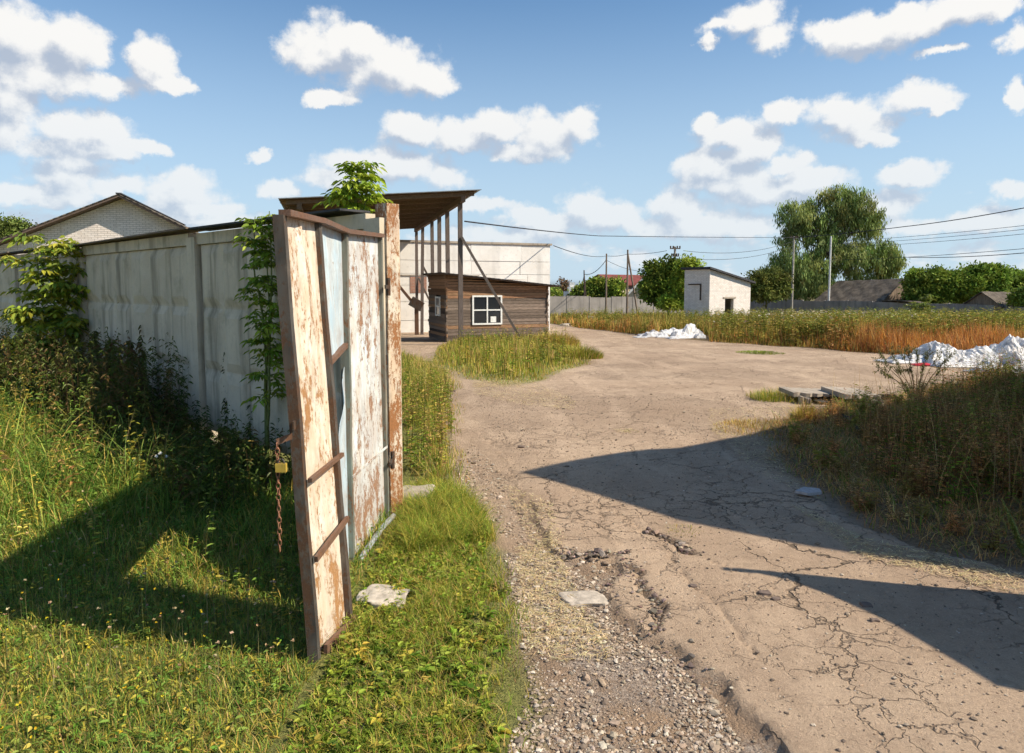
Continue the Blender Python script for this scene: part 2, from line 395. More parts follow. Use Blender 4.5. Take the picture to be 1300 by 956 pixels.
wv = g.v('ADD', wv, g.scl(g.v('SUBTRACT', wn2, (.5, .5, .5)), (.028, .022, 0)))
q = g.v('ADD', gi, wv)
acc = None
def azel(px, py):
    a, y, z = ray(px, py); L = math.sqrt(a*a+y*y+z*z); return math.atan2(a, y), math.asin(z/L)
for (cx, cy, rx, ry) in CL:
    a0, e0 = azel(cx, cy); a1, _ = azel(cx+rx*1.36, cy); _, e1 = azel(cx, cy-ry*1.42)
    sa, se = 1/abs(a1-a0), 1/abs(e1-e0)
    n = g.n.new('ShaderNodeVectorMath'); n.operation = 'MULTIPLY_ADD'; g.l.new(q, n.inputs[0]); n.inputs[1].default_value = (sa, se, 0); n.inputs[2].default_value = (-a0*sa, -e0*se, 0)
    L = g.v('LENGTH', n.outputs[0], out=1)
    acc = L if acc is None else g.m('SMOOTH_MIN', acc, L, .25)
acc = g.m('SUBTRACT', 1., acc)
# smaller clouds all round the rest of the sky and a low pale bank near the horizon
s3 = g.add('ShaderNodeSeparateXYZ', {0: gi})
other = g.m('SUBTRACT', g.m('MULTIPLY', g.noise(g.scl(gi, (1, 2.0, 1)), 3.2, 5, .6), 5.), 2.9)
side = g.step(g.m('ABSOLUTE', s3.outputs[0]), .95, 1.25)
other = g.m('SUBTRACT', g.m('MULTIPLY', other, side), g.m('MULTIPLY', g.m('SUBTRACT', 1., side), 2.))
acc = g.m('MAXIMUM', acc, other)
low = g.m('SUBTRACT', g.m('MULTIPLY', g.noise(g.scl(g.v('ADD', gi, g.scl(wv, (.5, .5, 0))), (1, 3.6, 1)), 5.5, 6, .6), 4.2), 2.05)
low = g.m('ADD', g.m('MULTIPLY', low, .6), .12); low = g.m('SUBTRACT', low, g.m('MULTIPLY', g.step(s3.outputs[1], .08, .22), 1.5))
acc = g.m('MAXIMUM', acc, low)
fine = g.noise(gi, 30, 6, .68)
bq = g.v('ADD', g.scl(gi, (1, 1.25, 1)), g.scl(g.v('SUBTRACT', wn2, (.5, .5, .5)), (.02, .02, 0)))
b1 = g.vor(bq, 20); b2 = g.vor(bq, 52)
dd = g.m('ADD', acc, g.m('MULTIPLY', g.m('SUBTRACT', fine, .5), .72))
dd = g.m('ADD', dd, g.m('MULTIPLY', g.m('SUBTRACT', .42, b1), .50)); dd = g.m('ADD', dd, g.m('MULTIPLY', g.m('SUBTRACT', .42, b2), .20))
g.l.new(dd, g.add('NodeGroupOutput').inputs[0])
s = t.add('ShaderNodeSeparateXYZ', {0: gen})
az = t.m('ARCTAN2', s.outputs[0], s.outputs[1]); el = t.m('ARCSINE', s.outputs[2])
ae = t.add('ShaderNodeCombineXYZ', {0: az, 1: el}).outputs[0]
def cf(off):
    n = t.n.new('ShaderNodeGroup'); n.node_tree = grp
    t.l.new(t.v('ADD', ae, off), n.inputs[0]); return n.outputs[0]
d0 = cf((0, 0, 0)); d1 = cf((.014, .024, 0))
alpha = t.step(d0, .02, .44)
lit = t.m('ADD', .54, t.m('MULTIPLY', t.m('SUBTRACT', d0, d1), 1.0), clamp=True)
core = t.step(d0, .25, 1.0)
lit = t.m('SUBTRACT', lit, t.m('MULTIPLY', core, .16), clamp=True)
cc = t.mix(t.step(lit, .12, .74), (.47, .54, .66), (1.0, .985, .955))
hz = t.step(s.outputs[2], .30, .0)
cc = t.mix(t.m('MULTIPLY', hz, .35), cc, (.72, .80, .90))
skyc = t.v('MULTIPLY', sky.outputs[0], (SKYT[0]*SKY, SKYT[1]*SKY, SKYT[2]*SKY))
skyc = t.mix(t.m('MULTIPLY', t.step(s.outputs[2], .46, -.02), .9), skyc, HZC)
cloud = t.v('MULTIPLY', cc, (CLOUD, CLOUD, CLOUD))
up = t.step(s.outputs[2], -.01, .01)
al = t.m('MULTIPLY', alpha, t.m('MULTIPLY', up, t.m('SUBTRACT', .97, t.m('MULTIPLY', hz, .25))))
col = t.mix(al, skyc, cloud)
col = t.mix(up, (.10, .10, .09), col)
bg = t.add('ShaderNodeBackground', {0: col, 1: 1.0})
t.l.new(bg.outputs[0], t.add('ShaderNodeOutputWorld').inputs[0])
world.cycles.sampling_method = 'MANUAL'; world.cycles.sample_map_resolution = 1024
# ------------------------------------------------------------------ ground zones (traced to the ground plane)
ROAD = PG([(1000,1000),(905,866),(872,838),(832,812),(800,790),(775,750),(800,716),(785,704),(742,706),(705,702),(690,680),(668,625),(640,588),(606,540),(588,505),(560,478),(530,450),(512,425),(500,409)])
ROAD = np.vstack([ROAD, [[-16, 70], [-2, 62], [6, 45]], PG([(700,418),(830,430),(900,436),(1010,444),(1120,452),(1200,462),(1320,468),(1500,472),(1500,505),(1300,490),(1160,490),(1080,480),(1010,490),(985,530),(960,548),(975,580),(1030,625),(1095,672),(1180,706),(1300,728),(1700,760),(2600,900)]), [[6, -2], [1.5, 0.]]])
LAWN = PG([(645,1100),(672,900),(668,860),(664,800),(655,740),(640,690),(618,660),(592,630),(575,600),(565,560),(560,520),(566,490),(540,472),(515,455),(500,440)])
LAWN = np.vstack([LAWN, [[-9, 34], [-60, 34], [-60, -6], [.2, -6]]])
WEED = PG([(960,548),(1000,528),(1040,520),(1110,517),(1150,500),(1230,482),(1330,476),(1700,480),(2600,520),(2600,820),(1700,760),(1300,724),(1180,702),(1095,668),(1030,622),(975,580)])
HUTG = PG([(548,462),(556,440),(585,434),(700,436),(735,432),(752,462),(715,472),(690,484),(640,490),(590,482),(570,470)])
BELT_E = PG([(690,410),(740,417),(830,428),(900,434),(1000,441),(1120,450),(1200,457),(1330,462),(1600,466)])
CR = [PG([(818,673),(838,680),(850,684),(862,690),(872,699),(880,702)]), PG([(640,640),(700,648),(760,668),(790,690),(800,704)]), PG([(800,716),(812,745),(838,768),(835,800)]),
      PG([(762,640),(790,655),(818,673)]), PG([(848,700),(870,735),(905,760),(930,790),(960,835)]), PG([(702,702),(760,704),(798,703)]),
      PG([(880,702),(930,722),(985,750)]), PG([(700,600),(760,640),(762,660)])]
def band(x): return 1/(1+np.exp(-x))
def ground_fields(x, y):
    nz = fbm(x, y, 1.6, 3)*.12+fbm(x, y, 9, 4)*.035
    fad = np.clip((y-3)/30, .0, 1)*.6
    sr = spoly(x, y, ROAD)+nz*(1+fad*3)*.8; slw = spoly(x, y, LAWN)+nz*.9; sw = spoly(x, y, WEED)+nz*2; sh = spoly(x, y, HUTG)+nz*2
    be = np.interp(x, BELT_E[:, 0], BELT_E[:, 1], left=BELT_E[0, 1]+8); sb = np.where(x > BELT_E[0, 0]-2, y-be, -9.)+nz*3
    return sr, slw, sw, sh, sb
def ground_z(x, y, full=False):
    x = np.asarray(x, float); y = np.asarray(y, float)
    sr, slw, sw, sh, sb = ground_fields(x, y)
    road = band(sr/(.012+.25*np.clip((y-6.2)/3, 0, 1))); lawn = band(slw/.15); weed = band(sw/.2); soft = np.maximum.reduce([lawn, weed, band(sh/.3), band(sb/.5)])
    near = np.clip((14-y)/6, 0, 1)
    z = zt(x, y)+.012*fbm(x, y, .5, 8)*np.clip(14-y, 0, 1)
    z = z+near*((road-1)*.045+(1-road)*(fbm(x, y, 14, 11)*.010+fbm(x, y, 4, 12)*.012)+road*fbm(x, y, 25, 13)*.0022)
    z = z+soft*(.03+.04*fbm(x, y, .8, 14))
    crack = np.zeros_like(x)
    if full:
        for k, c in enumerate(CR):
            wd = [.03, .008, .022, .008, .008, .02, .006, .006][k]
            d = sdist(x+fbm(x, y, 11, 20+k)*.05, y+fbm(x, y, 12, 30+k)*.05, c)
            crack = np.maximum(crack, np.exp(-(d/wd)**2)*[1, .3, .8, .4, .25, .8, .25, .3][k])
        edge = np.exp(-((sr-.02)/.03)**2)*near; z = z+edge*fbm(x, y, 22, 15)*.02
        z = z-crack*.05*near
    # earth bank under the weeds on the right
    z = z+.16*band((sw-.9)/.35)*np.clip((16-y)/3, 0, 1)
    return (z, road, lawn, weed, soft, crack, sr) if full else z
def spaced(core0, core1, step, far, ratio):
    a = list(np.arange(core0, core1, step)); s = step
    while a[-1] < far[1]: s *= ratio; a.append(a[-1]+s)
    b = []; s = step; v = core0
    while v > far[0]: s *= ratio; v -= s; b.append(v)
    return np.array(b[::-1]+a)
gx = spaced(-2.2, 3.8, .024, (-1500, 1500), 1.05); gy = spaced(2.7, 9.5, .026, (-40, 2500), 1.03)
X, Y = np.meshgrid(gx, gy); Z, road, lawn, weed, soft, crack, sr = ground_z(X, Y, True)
zone = np.stack([road, soft, crack], -1).reshape(-1, 3)
m, t = new_mat('ground_surface')
zc = t.add('ShaderNodeSeparateColor', {0: t.add('ShaderNodeAttribute', attribute_name='Col').outputs['Color']})
zr, zs, zk = zc.outputs[0], zc.outputs[1], zc.outputs[2]
o = t.obj
w1 = t.v('ADD', o, t.scl(t.v('SUBTRACT', t.noise(o, 3, 4, .6, 0, True), (.5, .5, .5)), (.35, .35, 0)))
w2 = t.v('ADD', o, t.scl(t.v('SUBTRACT', t.noise(o, 12, 3, .6, 0, True), (.5, .5, .5)), (.10, .10, 0)))
w3 = t.v('ADD', w1, t.scl(t.v('SUBTRACT', t.noise(o, 12, 3, .6, 0, True), (.5, .5, .5)), (.10, .10, 0)))
big = t.noise(o, .35, 5, .6); mid = t.noise(o, 2.2, 6, .62); fin = t.noise(o, 38, 6, .75); grit = t.noise(o, 105, 5, .85)
asp = t.mix(t.step(big, .35, .65), ASP1, ASP2)
asp = t.mix(t.m('MULTIPLY', t.step(mid, .42, .68), .6), asp, ASP3)
asp = t.mix(t.m('MULTIPLY', t.step(fin, .50, .72), .35), asp, tuple(v*.6 for v in ASP1))
asp = t.mix(t.m('MULTIPLY', t.step(grit, .55, .68), .7), asp, tuple(min(1, v*1.5) for v in ASP2))
asp = t.mix(t.m('MULTIPLY', t.step(grit, .45, .35), .65), asp, tuple(v*.38 for v in ASP1))
e1 = t.vor(w3, 1.15, 'DISTANCE_TO_EDGE'); e2 = t.vor(w3, 4.2, 'DISTANCE_TO_EDGE')
msk1 = t.step(t.noise(o, .55, 3), .42, .55); msk2 = t.step(t.noise(t.v('ADD', o, (5, 2, 0)), .7, 3), .45, .58)
c1 = t.m('MULTIPLY', t.step(e1, .014, .003), msk1); c2 = t.m('MULTIPLY', t.step(e2, .030, .006), msk2)
ck = t.m('MAXIMUM', t.m('MAXIMUM', c1, t.m('MULTIPLY', c2, .75)), zk, clamp=True)
asp = t.mix(t.m('MULTIPLY', ck, t.m('SUBTRACT', .80, t.m('MULTIPLY', t.step(t.add('ShaderNodeSeparateXYZ', {0: o}).outputs[1], 5.0, 10), .58))), asp, (.08, .06, .045))
mott = t.noise(o, 9, 5, .7)
pat = t.vor(t.v('ADD', w1, (2, 1, 0)), .45, 'F1', 'Color'); asp = t.mix(t.m('MULTIPLY', t.step(t.add('ShaderNodeSeparateColor', {0: pat}).outputs[1], .5, .62), .28), asp, tuple(v*.72 for v in ASP3))
trk = t.noise(t.scl(o, (1.6, .22, 1)), 1.4, 5, .6); asp = t.mix(t.m('MULTIPLY', t.step(trk, .50, .66), .35), asp, tuple(min(1, v*1.22) for v in ASP2))
asp = t.mix(t.m('MULTIPLY', t.step(mott, .48, .70), .4), asp, tuple(v*.62 for v in ASP1))
# scattered small chips lying on the surface
ch = t.vor(o, 26, 'F1', 'Distance'); chc = t.vor(o, 26, 'F1', 'Color')
chm = t.m('MULTIPLY', t.step(ch, .16, .10), t.step(t.add('ShaderNodeSeparateColor', {0: chc}).outputs[0], .80, .84))
asp = t.mix(t.m('MULTIPLY', chm, .8), asp, t.mix(.5, (.12, .09, .07), chc, 'MULTIPLY'))
# gravel and earth
gv = t.vor(o, 75, 'F1', 'Color'); gvd = t.vor(o, 75, 'F1', 'Distance')
gs = t.add('ShaderNodeSeparateColor', {0: gv}).outputs[0]
grav = t.mix(gs, (.20, .145, .11), (.46, .38, .31))
earth = t.mix(t.step(mid, .35, .65), (.36, .25, .165), (.27, .19, .13))
fy = t.step(t.add('ShaderNodeSeparateXYZ', {0: o}).outputs[1], 4.3, 6.4)
earth = t.mix(fy, earth, asp)
grav = t.mix(t.m('MULTIPLY', t.step(t.noise(o, 1.6, 5, .65), .42, .62), t.m('SUBTRACT', 1., fy)), earth, grav)
grav = t.mix(t.m('MULTIPLY', t.step(fin, .55, .75), .5), grav, (.42, .32, .20))
soil = t.mix(t.step(fin, .35, .65), (.13, .14, .04), (.26, .25, .08))
rgt = t.step(t.add('ShaderNodeSeparateXYZ', {0: o}).outputs[0], 1.2, 2.2)
soil = t.mix(rgt, soil, t.mix(t.step(fin, .35, .65), (.13, .085, .045), (.30, .21, .12)))
far = t.step(t.add('ShaderNodeSeparateXYZ', {0: o}).outputs[1], 18, 60)
soil = t.mix(far, soil, (.13, .11, .05))
c = t.mix(zr, grav, asp); c = t.mix(t.step(zs, .35, .75), c, soil)
hh = t.m('ADD', t.m('MULTIPLY', grit, .5), t.m('MULTIPLY', fin, .8))
hh = t.m('SUBTRACT', hh, t.m('MULTIPLY', ck, 2.2))
hh = t.m('ADD', hh, t.m('MULTIPLY', chm, 1.6))
hg = t.m('SUBTRACT', t.m('ADD', fin, grit), t.m('MULTIPLY', gvd, .9))
hm = t.add('ShaderNodeMix', {0: zr, 2: hg, 3: hh}).outputs[0]
finish(t, c, .93, hm, .9, .014, spec=.12); M['ground_surface'] = m
i, j = np.meshgrid(np.arange(len(gy)-1), np.arange(len(gx)-1), indexing='ij'); k = (i*len(gx)+j)
quads = np.stack([k, k+1, k+len(gx)+1, k+len(gx)], -1).reshape(-1, 4)
V = np.stack([X, Y, Z], -1).reshape(-1, 3)
isr = ((road > .5) & (Y < 75))[:-1, :-1].ravel()
for nm, sel in (('ground', ~isr), ('road', isr)):
    qs = quads[sel]; u, iv = np.unique(qs, return_inverse=True)
    mb = MB(); mb.arr(V[u], iv.reshape(-1, 4), None, zone[u]); ob = mb.build(nm, 'ground_surface', smooth=True); tag(ob, kind='structure')
def gz(x, y): return ground_z(np.asarray(x, float), np.asarray(y, float))
def gp(px, py):
    g_ = G(px, py); return np.array([g_[0], g_[1], float(gz(g_[0], g_[1]))])
# ------------------------------------------------------------------ rusty gate, open leaf on the left
root = thing('gate_leaf', 'tall open rusty metal gate leaf, bent and peeling, in the grass', 'gate', (-1.05, 5.6, 0))
nrm = np.array([1., .06, 0])
A0 = P(360, 273, 3.50); A1 = P(405, 838, 3.50)
B0 = P(405, 282, 4.15); B1 = P(446, 788, 3.93)
C0 = P(440, 296, 4.85); C1 = P(449, 712, 4.78)
D0 = P(484, 301, 5.62); D1 = P(493, 655, 5.62)
def lerp(a, b, s): return np.array(a)*(1-s)+np.array(b)*s
off = nrm*.025
def angle_iron(name, a, b, w, d, mat):
    mb = MB(); t_ = (b-a)/np.linalg.norm(b-a)
    n = 14
    # flange facing the road and web, with a slight wobble
    pts = [lerp(a, b, k/(n-1)) + nrm*.0025*math.sin(k*1.1) for k in range(n)]
    for fx, fy, ww, dd_ in ((0, 0, .008, w), (-(d/2+.004), -(w/2-.004), d, .008)):
        ring = [(-ww/2, -dd_/2), (ww/2, -dd_/2), (ww/2, dd_/2), (-ww/2, dd_/2), (-ww/2, -dd_/2)]
        V_ = np.array([[p_+nrm*(fx+x_)+np.array([0, 1., 0])*(fy+y_) for x_, y_ in ring] for p_ in pts]); mb.grid(V_)
        mb.arr(V_[-1][:4], [[0, 1, 2, 3]]); mb.arr(V_[0][:4], [[0, 1, 2, 3]])
    return mb.build(name, mat, root)
angle_iron('stile', A1-np.array([0, 0, .02]), A0, .05, .045, 'iron_dark')
angle_iron('stile', B1, B0, .060, .05, 'iron_dark')
angle_iron('stile', C1, C0, .05, .05, 'iron_green')
angle_iron('stile', D1, D0, .06, .05, 'iron_green')
mb = MB(); mb.sheet(A1+off*.0-nrm*.02+[0, .03, .0], B1-nrm*.02, B0-nrm*.02, A0-nrm*.02+[0, .03, 0], 10, 40, .003, .006, seed=2,
    fn=lambda u, v: .02*np.exp(-((u-.35-.1*v)/.06)**2)*(v > .55)*np.clip((v-.55)*5, 0, 1))
mb.build('panel', 'gate_cream', root, smooth=True)
# second panel: upper sheet, and the bent torn lower sheet
s_hi = .36
mb = MB(); b_ = lerp(B0, B1, .36); c_ = lerp(C0, C1, .335)
mb.sheet(b_-nrm*.03, c_-nrm*.03, C0-nrm*.03, B0-nrm*.03, 8, 24, .003, .008, seed=4); mb.build('panel', 'gate_blue', root, smooth=True)
mb = MB(); mb.bar(b_-nrm*.02, c_-nrm*.02, .03, .035, side=(0, 0, 1)); mb.build('rail', 'iron_brown', root)
mb = MB()
b2 = lerp(B0, B1, .62)-nrm*.03; c2 = lerp(C0, C1, .36)-nrm*.03; mid_ = lerp(c2, C1-nrm*.03, .02)
mb.sheet(B1-nrm*.05, C1-nrm*.03, lerp(c2, C1, .05), lerp(b2, c2, .45)-[0, 0, .15], 8, 24, .003, .012, seed=6,
    fn=lambda u, v: -.05*np.sin(v*3.1)*(1-u)); mb.build('panel', 'gate_blue', root, smooth=True)
mb = MB(); mb.sheet(C1-nrm*.02, D1-nrm*.02, D0-nrm*.02, C0-nrm*.02, 10, 30, .003, .005, seed=8); mb.build('panel', 'gate_white', root, smooth=True)
# rails and reinforcing bars
def railbar(name, a, b, w, d, mat, side=(0, 0, 1)):
    mb = MB(); mb.bar(a, b, w, d, side=side); return mb.build(name, mat, root)
up = np.array([0, 0, 1.])
railbar('top_rail', A0+off*.2+up*.012, B0+off*.2+up*.008, .03, .06, 'iron_brown')
railbar('top_rail', B0+up*.012, C0+up*.01, .03, .06, 'iron_brown')
railbar('top_rail', C0+up*.012, D0+up*.01, .03, .06, 'iron_brown')
railbar('reinforcing_bar', lerp(A0, A1, .585)+off, lerp(B0, B1, .585)+off, .022, .022, 'iron_brown')
railbar('reinforcing_bar', lerp(A0, A1, .765)+off, lerp(B0, B1, .745)+off, .03, .018, 'iron_brown')
railbar('bottom_rail', lerp(A0, A1, .985)+off+[0, .04, 0], B1+off+up*.01, .05, .02, 'iron_brown')
railbar('seam_strip', lerp(C0, C1, .74)+off*.2, lerp(D0, D1, .745)+off*.2, .016, .008, 'gate_white')
mb = MB(); k_ = np.linspace(0, 1, 16)
pts = [lerp(C1, D1, s)+off*1.6+up*(.0+.02*math.sin(s*math.pi)) for s in k_]
mb.tube(pts, .022, 10); mb.build('bent_pipe', 'pipe', root, smooth=True)
# lock plate on the outer stile
pl = P(377, 538, 3.50)
mb = MB(); mb.box(pl[0]-.006, pl[0]+.002, pl[1]-.06, pl[1]+.045, pl[2]-.022, pl[2]+.022); lp = mb.build('lock_plate', 'iron_dark', root)
mb = MB(); th = np.linspace(0, 2*math.pi, 13)[:-1]
mb.arr([(pl[0]+.0035, pl[1]+.02+.008*math.cos(a), pl[2]+.008*math.sin(a)) for a in th]+[(pl[0]+.0035, pl[1]+.02, pl[2])], None, [(i, (i+1) % 12, 12) for i in range(12)])
o_ = mb.build('key_hole', 'rubble_pale', root); o_.parent = lp
for zz in (.45, 1.9):
    mb = MB()
    hp = lerp(D1, D0, zz/2.3)+np.array([.03, .09, 0]); mb.tube([hp-up*.07, hp+up*.07], .018, 10)
    mb.bar(hp, hp-np.array([.0, .14, 0]), .03, .012, side=up)
    mb.build('hinge', 'iron_dark', root)
# chain with padlock hanging from the outer stile
ch = P(357, 566, 3.46); ch[0] -= .02
mb = MB(); n = 19
for k in range(n):
    c0 = ch-up*(k*.029); a = np.linspace(0, 2*math.pi, 11)
    ex = np.array([1, 0, 0]) if k % 2 else np.array([0, 1, 0]); ex = ex+np.array([.15, .1, 0])*math.sin(k)
    mb.tube([c0+ex*.009*math.cos(q)+up*.019*math.sin(q) for q in a], .0032, 5, cap=False)
o_ = mb.build('chain', 'chain_rust', smooth=True); tag(o_, 'rusty iron chain hanging down the outer edge of the gate leaf', 'chain')
mb = MB(); mb.bar(ch+up*.02, ch+up*.02+np.array([.08, .02, .03]), .03, .01, side=up); hk = mb.build('gate_hook', 'iron_brown'); hk.parent = root; hk.matrix_parent_inverse = inv(root)
root2 = thing('padlock', 'small yellow brass padlock hooked into the rusty chain', 'padlock', P(357, 600, 3.45))
pp = P(357, 594, 3.45)
mb = MB(); mb.box(pp[0]-.026, pp[0]+.026, pp[1]-.012, pp[1]+.012, pp[2]-.02, pp[2]+.022); mb.build('lock_body', 'brass', root2)
mb = MB(); mb.tube([pp+[.016*math.cos(a), 0, .02+.026*math.sin(a)] for a in np.linspace(0, math.pi, 9)], .0045, 6); mb.build('shackle', 'iron_dark', root2)
# hinge post
PB = P(497, 655, 5.85); px_, py_ = PB[0], PB[1]; ptop = P(493, 259, 5.85)[2]
root = thing('gate_post', 'square steel gate post with flaking cream paint and rust', 'post', (px_, py_, 0), R(-38))
mb = MB(); q = .067
zs = np.linspace(-.2, ptop, 30)
for k in range(29):
    pass
ring = [(-q, -q), (q, -q), (q, q), (-q, q)]
V_ = np.array([[(a+.002*math.sin(z*5), b+.002*math.cos(z*7), z) for a, b in ring+[ring[0]]] for z in zs]); mb.grid(V_)
mb.arr([(a, b, ptop) for a, b in ring], [[0, 1, 2, 3]])
mb.build('post_tube', 'post_paint', root, world=False)
mb = MB(); mb.box(-q-.004, -q-.001, -q, q, ptop-.62, ptop-.01); mb.build('blue_plate', 'post_blue', root, world=False)
for zq in (1.25, .5):
    mb = MB(); mb.box(-.02, .05, -q-.03, -q-.002, zq, zq+.08); mb.build('hinge_bracket', 'iron_brown', root, world=False)
# ------------------------------------------------------------------ near concrete fence
W0 = np.array([-1.18, 5.98]); wd = np.array([-.724, .69]); wd /= np.linalg.norm(wd); wn_ = np.array([-wd[1], wd[0]])*-1
if wn_[1] > 0: wn_ = -wn_
root = thing('concrete_fence', 'weathered grey concrete panel fence overgrown by saplings and weeds', 'fence', (W0[0], W0[1], 0), math.atan2(wd[1], wd[0]))
# local: x along the fence, y>0 is behind (road side), camera sees y<0 side
sgn = -1 if np.cross(np.append(wd, 0), np.append(wn_, 0))[2] < 0 else 1   # +y local = ccw normal
ydir = sgn                                                     # local y of the camera side
posts = [-.15, 3.42, 7.7, 12.0, 16.4]
def ztop(u): return 2.50
for k, u in enumerate(posts):
    mb = MB(); w = .11
    mb.box(u-w, u+w, -.10, .10, -.3, 2.44+.01*(k % 2)); mb.build('fence_post', 'fence_concrete', root, world=False)
for k in range(len(posts)-1):
    u0, u1 = posts[k]+.135, posts[k+1]-.135; zz0, zz1 = .22, 2.36
    nu, nzv = 150, 84
    u = np.linspace(u0, u1, nu)[None, :]; z = np.linspace(zz0, zz1, nzv)[:, None]
    cu = (u-u0)/((u1-u0)/6.0); cz = (z-zz0)/((zz1-zz0)/3.0)
    fu = np.abs((cu % 1)-.5)*2; fz = np.abs((cz % 1)-.5)*2
    rel = .040*np.minimum(np.clip((1-fu)*2.2, 0, 1), np.clip((1-fz)*3.2, 0, 1))
    rel = rel+.004*fbm(u+0*z, z*1.3+0*u, 1.7, 40+k)
    yy = ydir*(.035+rel)
    mb = MB(); mb.grid(np.stack([u+0*z, yy, z+0*u], -1))
    mb.grid(np.stack([u[:, ::-1]+0*z, 0*yy-ydir*.05, z+0*u], -1))
    for zz in (zz0, zz1): mb.arr([(u0, ydir*.035, zz), (u1, ydir*.035, zz), (u1, -ydir*.05, zz), (u0, -ydir*.05, zz)], [[0, 1, 2, 3]])
    mb.build('fence_panel', 'fence_concrete', root, world=False, smooth=False)
    mb = MB()
    mb.box(u0-.02, u1+.02, -.075, .075, 2.365, 2.49+.012*(k % 2)); mb.build('coping', 'fence_concrete', root, world=False)
    mb = MB(); mb.bar((u0-.3+.45*(k == 0), ydir*.06, 2.525+.02*(k % 2)), (u1+.1, ydir*.03, 2.52+.02*((k+1) % 2)), .30, .018, side=(0, 1, 0), col=(.20, .15, .11))
    mb.build('cap_board', 'wood' if k % 2 else 'roof_felt', root, world=False)
# ------------------------------------------------------------------ wooden hut
HC = np.array([-2.77, 30.0]); TH = R(20)
hz0 = float(zt(0, 31))-.05
root = thing('guard_hut', 'small dark plank hut with a white four-pane window', 'hut', (HC[0], HC[1], hz0), TH)
L_, D_ = 4.6, 3.0; hz = 2.33-hz0; hr = 1.86-hz0
def htop(u): return hz+(hr-hz)*u/L_
def planks(mb, length, fixed, axis, topf, z1=None, hole=None, seed=0):
    r = np.random.default_rng(seed); z = 0.; k = 0
    while z < topf(0)-.02 or z < topf(length)-.02:
        h = r.uniform(.11, .16); d = r.uniform(0, .018)
        warm = z > hz*.66
        base = np.array([.25, .135, .075]) if warm else np.array([.15, .115, .09])
        c = base*r.uniform(.45, 1.7)
        if r.random() < .15: c = np.array([.27, .16, .09])*r.uniform(.8, 1.2)
        e0, e1 = -r.uniform(.02, .10), length+r.uniform(.02, .10)
        segs = [(e0, e1)]
        if r.random() < .5:
            cut = r.uniform(.3, .7)*length; segs = [(e0, cut-.006), (cut+.006, e1)]
        if hole and z+h > hole[2] and z < hole[3]:
            ns = []
            for a, b in segs:
                if b <= hole[0] or a >= hole[1]: ns.append((a, b)); continue
                if a < hole[0]: ns.append((a, hole[0]))
                if b > hole[1]: ns.append((hole[1], b))
            segs = ns
        for a, b in segs:
            zt0, zt1 = min(z+h-.012, topf(max(a, 0))), min(z+h-.012, topf(min(b, length)))
            if max(zt0, zt1) < z+.02: continue
            zt0 = max(zt0, z+.005); zt1 = max(zt1, z+.005)
            cc = c*r.uniform(.85, 1.15)
            if axis == 0: mb.hexa([(a, fixed-.02-d, z), (b, fixed-.02-d, z), (b, fixed+.03, z), (a, fixed+.03, z), (a, fixed-.02-d, zt0), (b, fixed-.02-d, zt1), (b, fixed+.03, zt1), (a, fixed+.03, zt0)], cc)
            else: mb.hexa([(fixed-.02-d, a, z), (fixed+.03, a, z), (fixed+.03, b, z), (fixed-.02-d, b, z), (fixed-.02-d, a, zt0), (fixed+.03, a, zt0), (fixed+.03, b, zt1), (fixed-.02-d, b, zt1)], cc)
        z += h
wz0, wz1 = .20-hz0, 1.46-hz0
mb = MB(); planks(mb, L_, 0, 0, htop, hole=(1.12, 2.47, wz0, wz1), seed=3); mb.build('front_wall', 'wood', root, world=False)
mb = MB(); planks(mb, D_, 0, 1, lambda u: hz, hole=(.9, 1.7, .55-hz0, 1.4-hz0), seed=5); mb.build('side_wall', 'wood', root, world=False)
mb = MB(); planks(mb, D_, L_, 1, lambda u: hr, seed=6); mb.build('side_wall', 'wood', root, world=False)
mb = MB(); planks(mb, L_, D_, 0, htop, seed=7); mb.build('back_wall', 'wood', root, world=False)
mb = MB(); e_ = .045; mb.hexa([(e_, e_, .02), (L_-e_, e_, .02), (L_-e_, D_-e_, .02), (e_, D_-e_, .02), (e_, e_, hz-.05), (L_-e_, e_, hr-.05), (L_-e_, D_-e_, hr-.05), (e_, D_-e_, hz-.05)]); mb.build('light_blocker', 'soil_blocker_dark', root, world=False)  # added dark box: stops daylight through the plank gaps, keeps the window dark
mb = MB()
def roofpt(u, v, dz): return (u, v, hz+(hr-hz)*u/L_+dz)
mb.hexa([roofpt(-.25, -.35, .0), roofpt(L_+.45, -.35, .0), roofpt(L_+.45, D_+.3, .0), roofpt(-.25, D_+.3, .0), roofpt(-.25, -.35, .05), roofpt(L_+.45, -.35, .05), roofpt(L_+.45, D_+.3, .05), roofpt(-.25, D_+.3, .05)], (.13, .09, .07))
rf = mb.build('roof', 'wood', root, world=False)
mb = MB(); mb.hexa([roofpt(-.30, -.40, .054), roofpt(L_+.50, -.40, .054), roofpt(L_+.50, D_+.35, .054), roofpt(-.30, D_+.35, .054), roofpt(-.30, -.40, .075), roofpt(L_+.50, -.40, .075), roofpt(L_+.50, D_+.35, .075), roofpt(-.30, D_+.35, .075)])
o_ = mb.build('roof_sheet', 'tin_sheet', root, world=False); o_.parent = rf
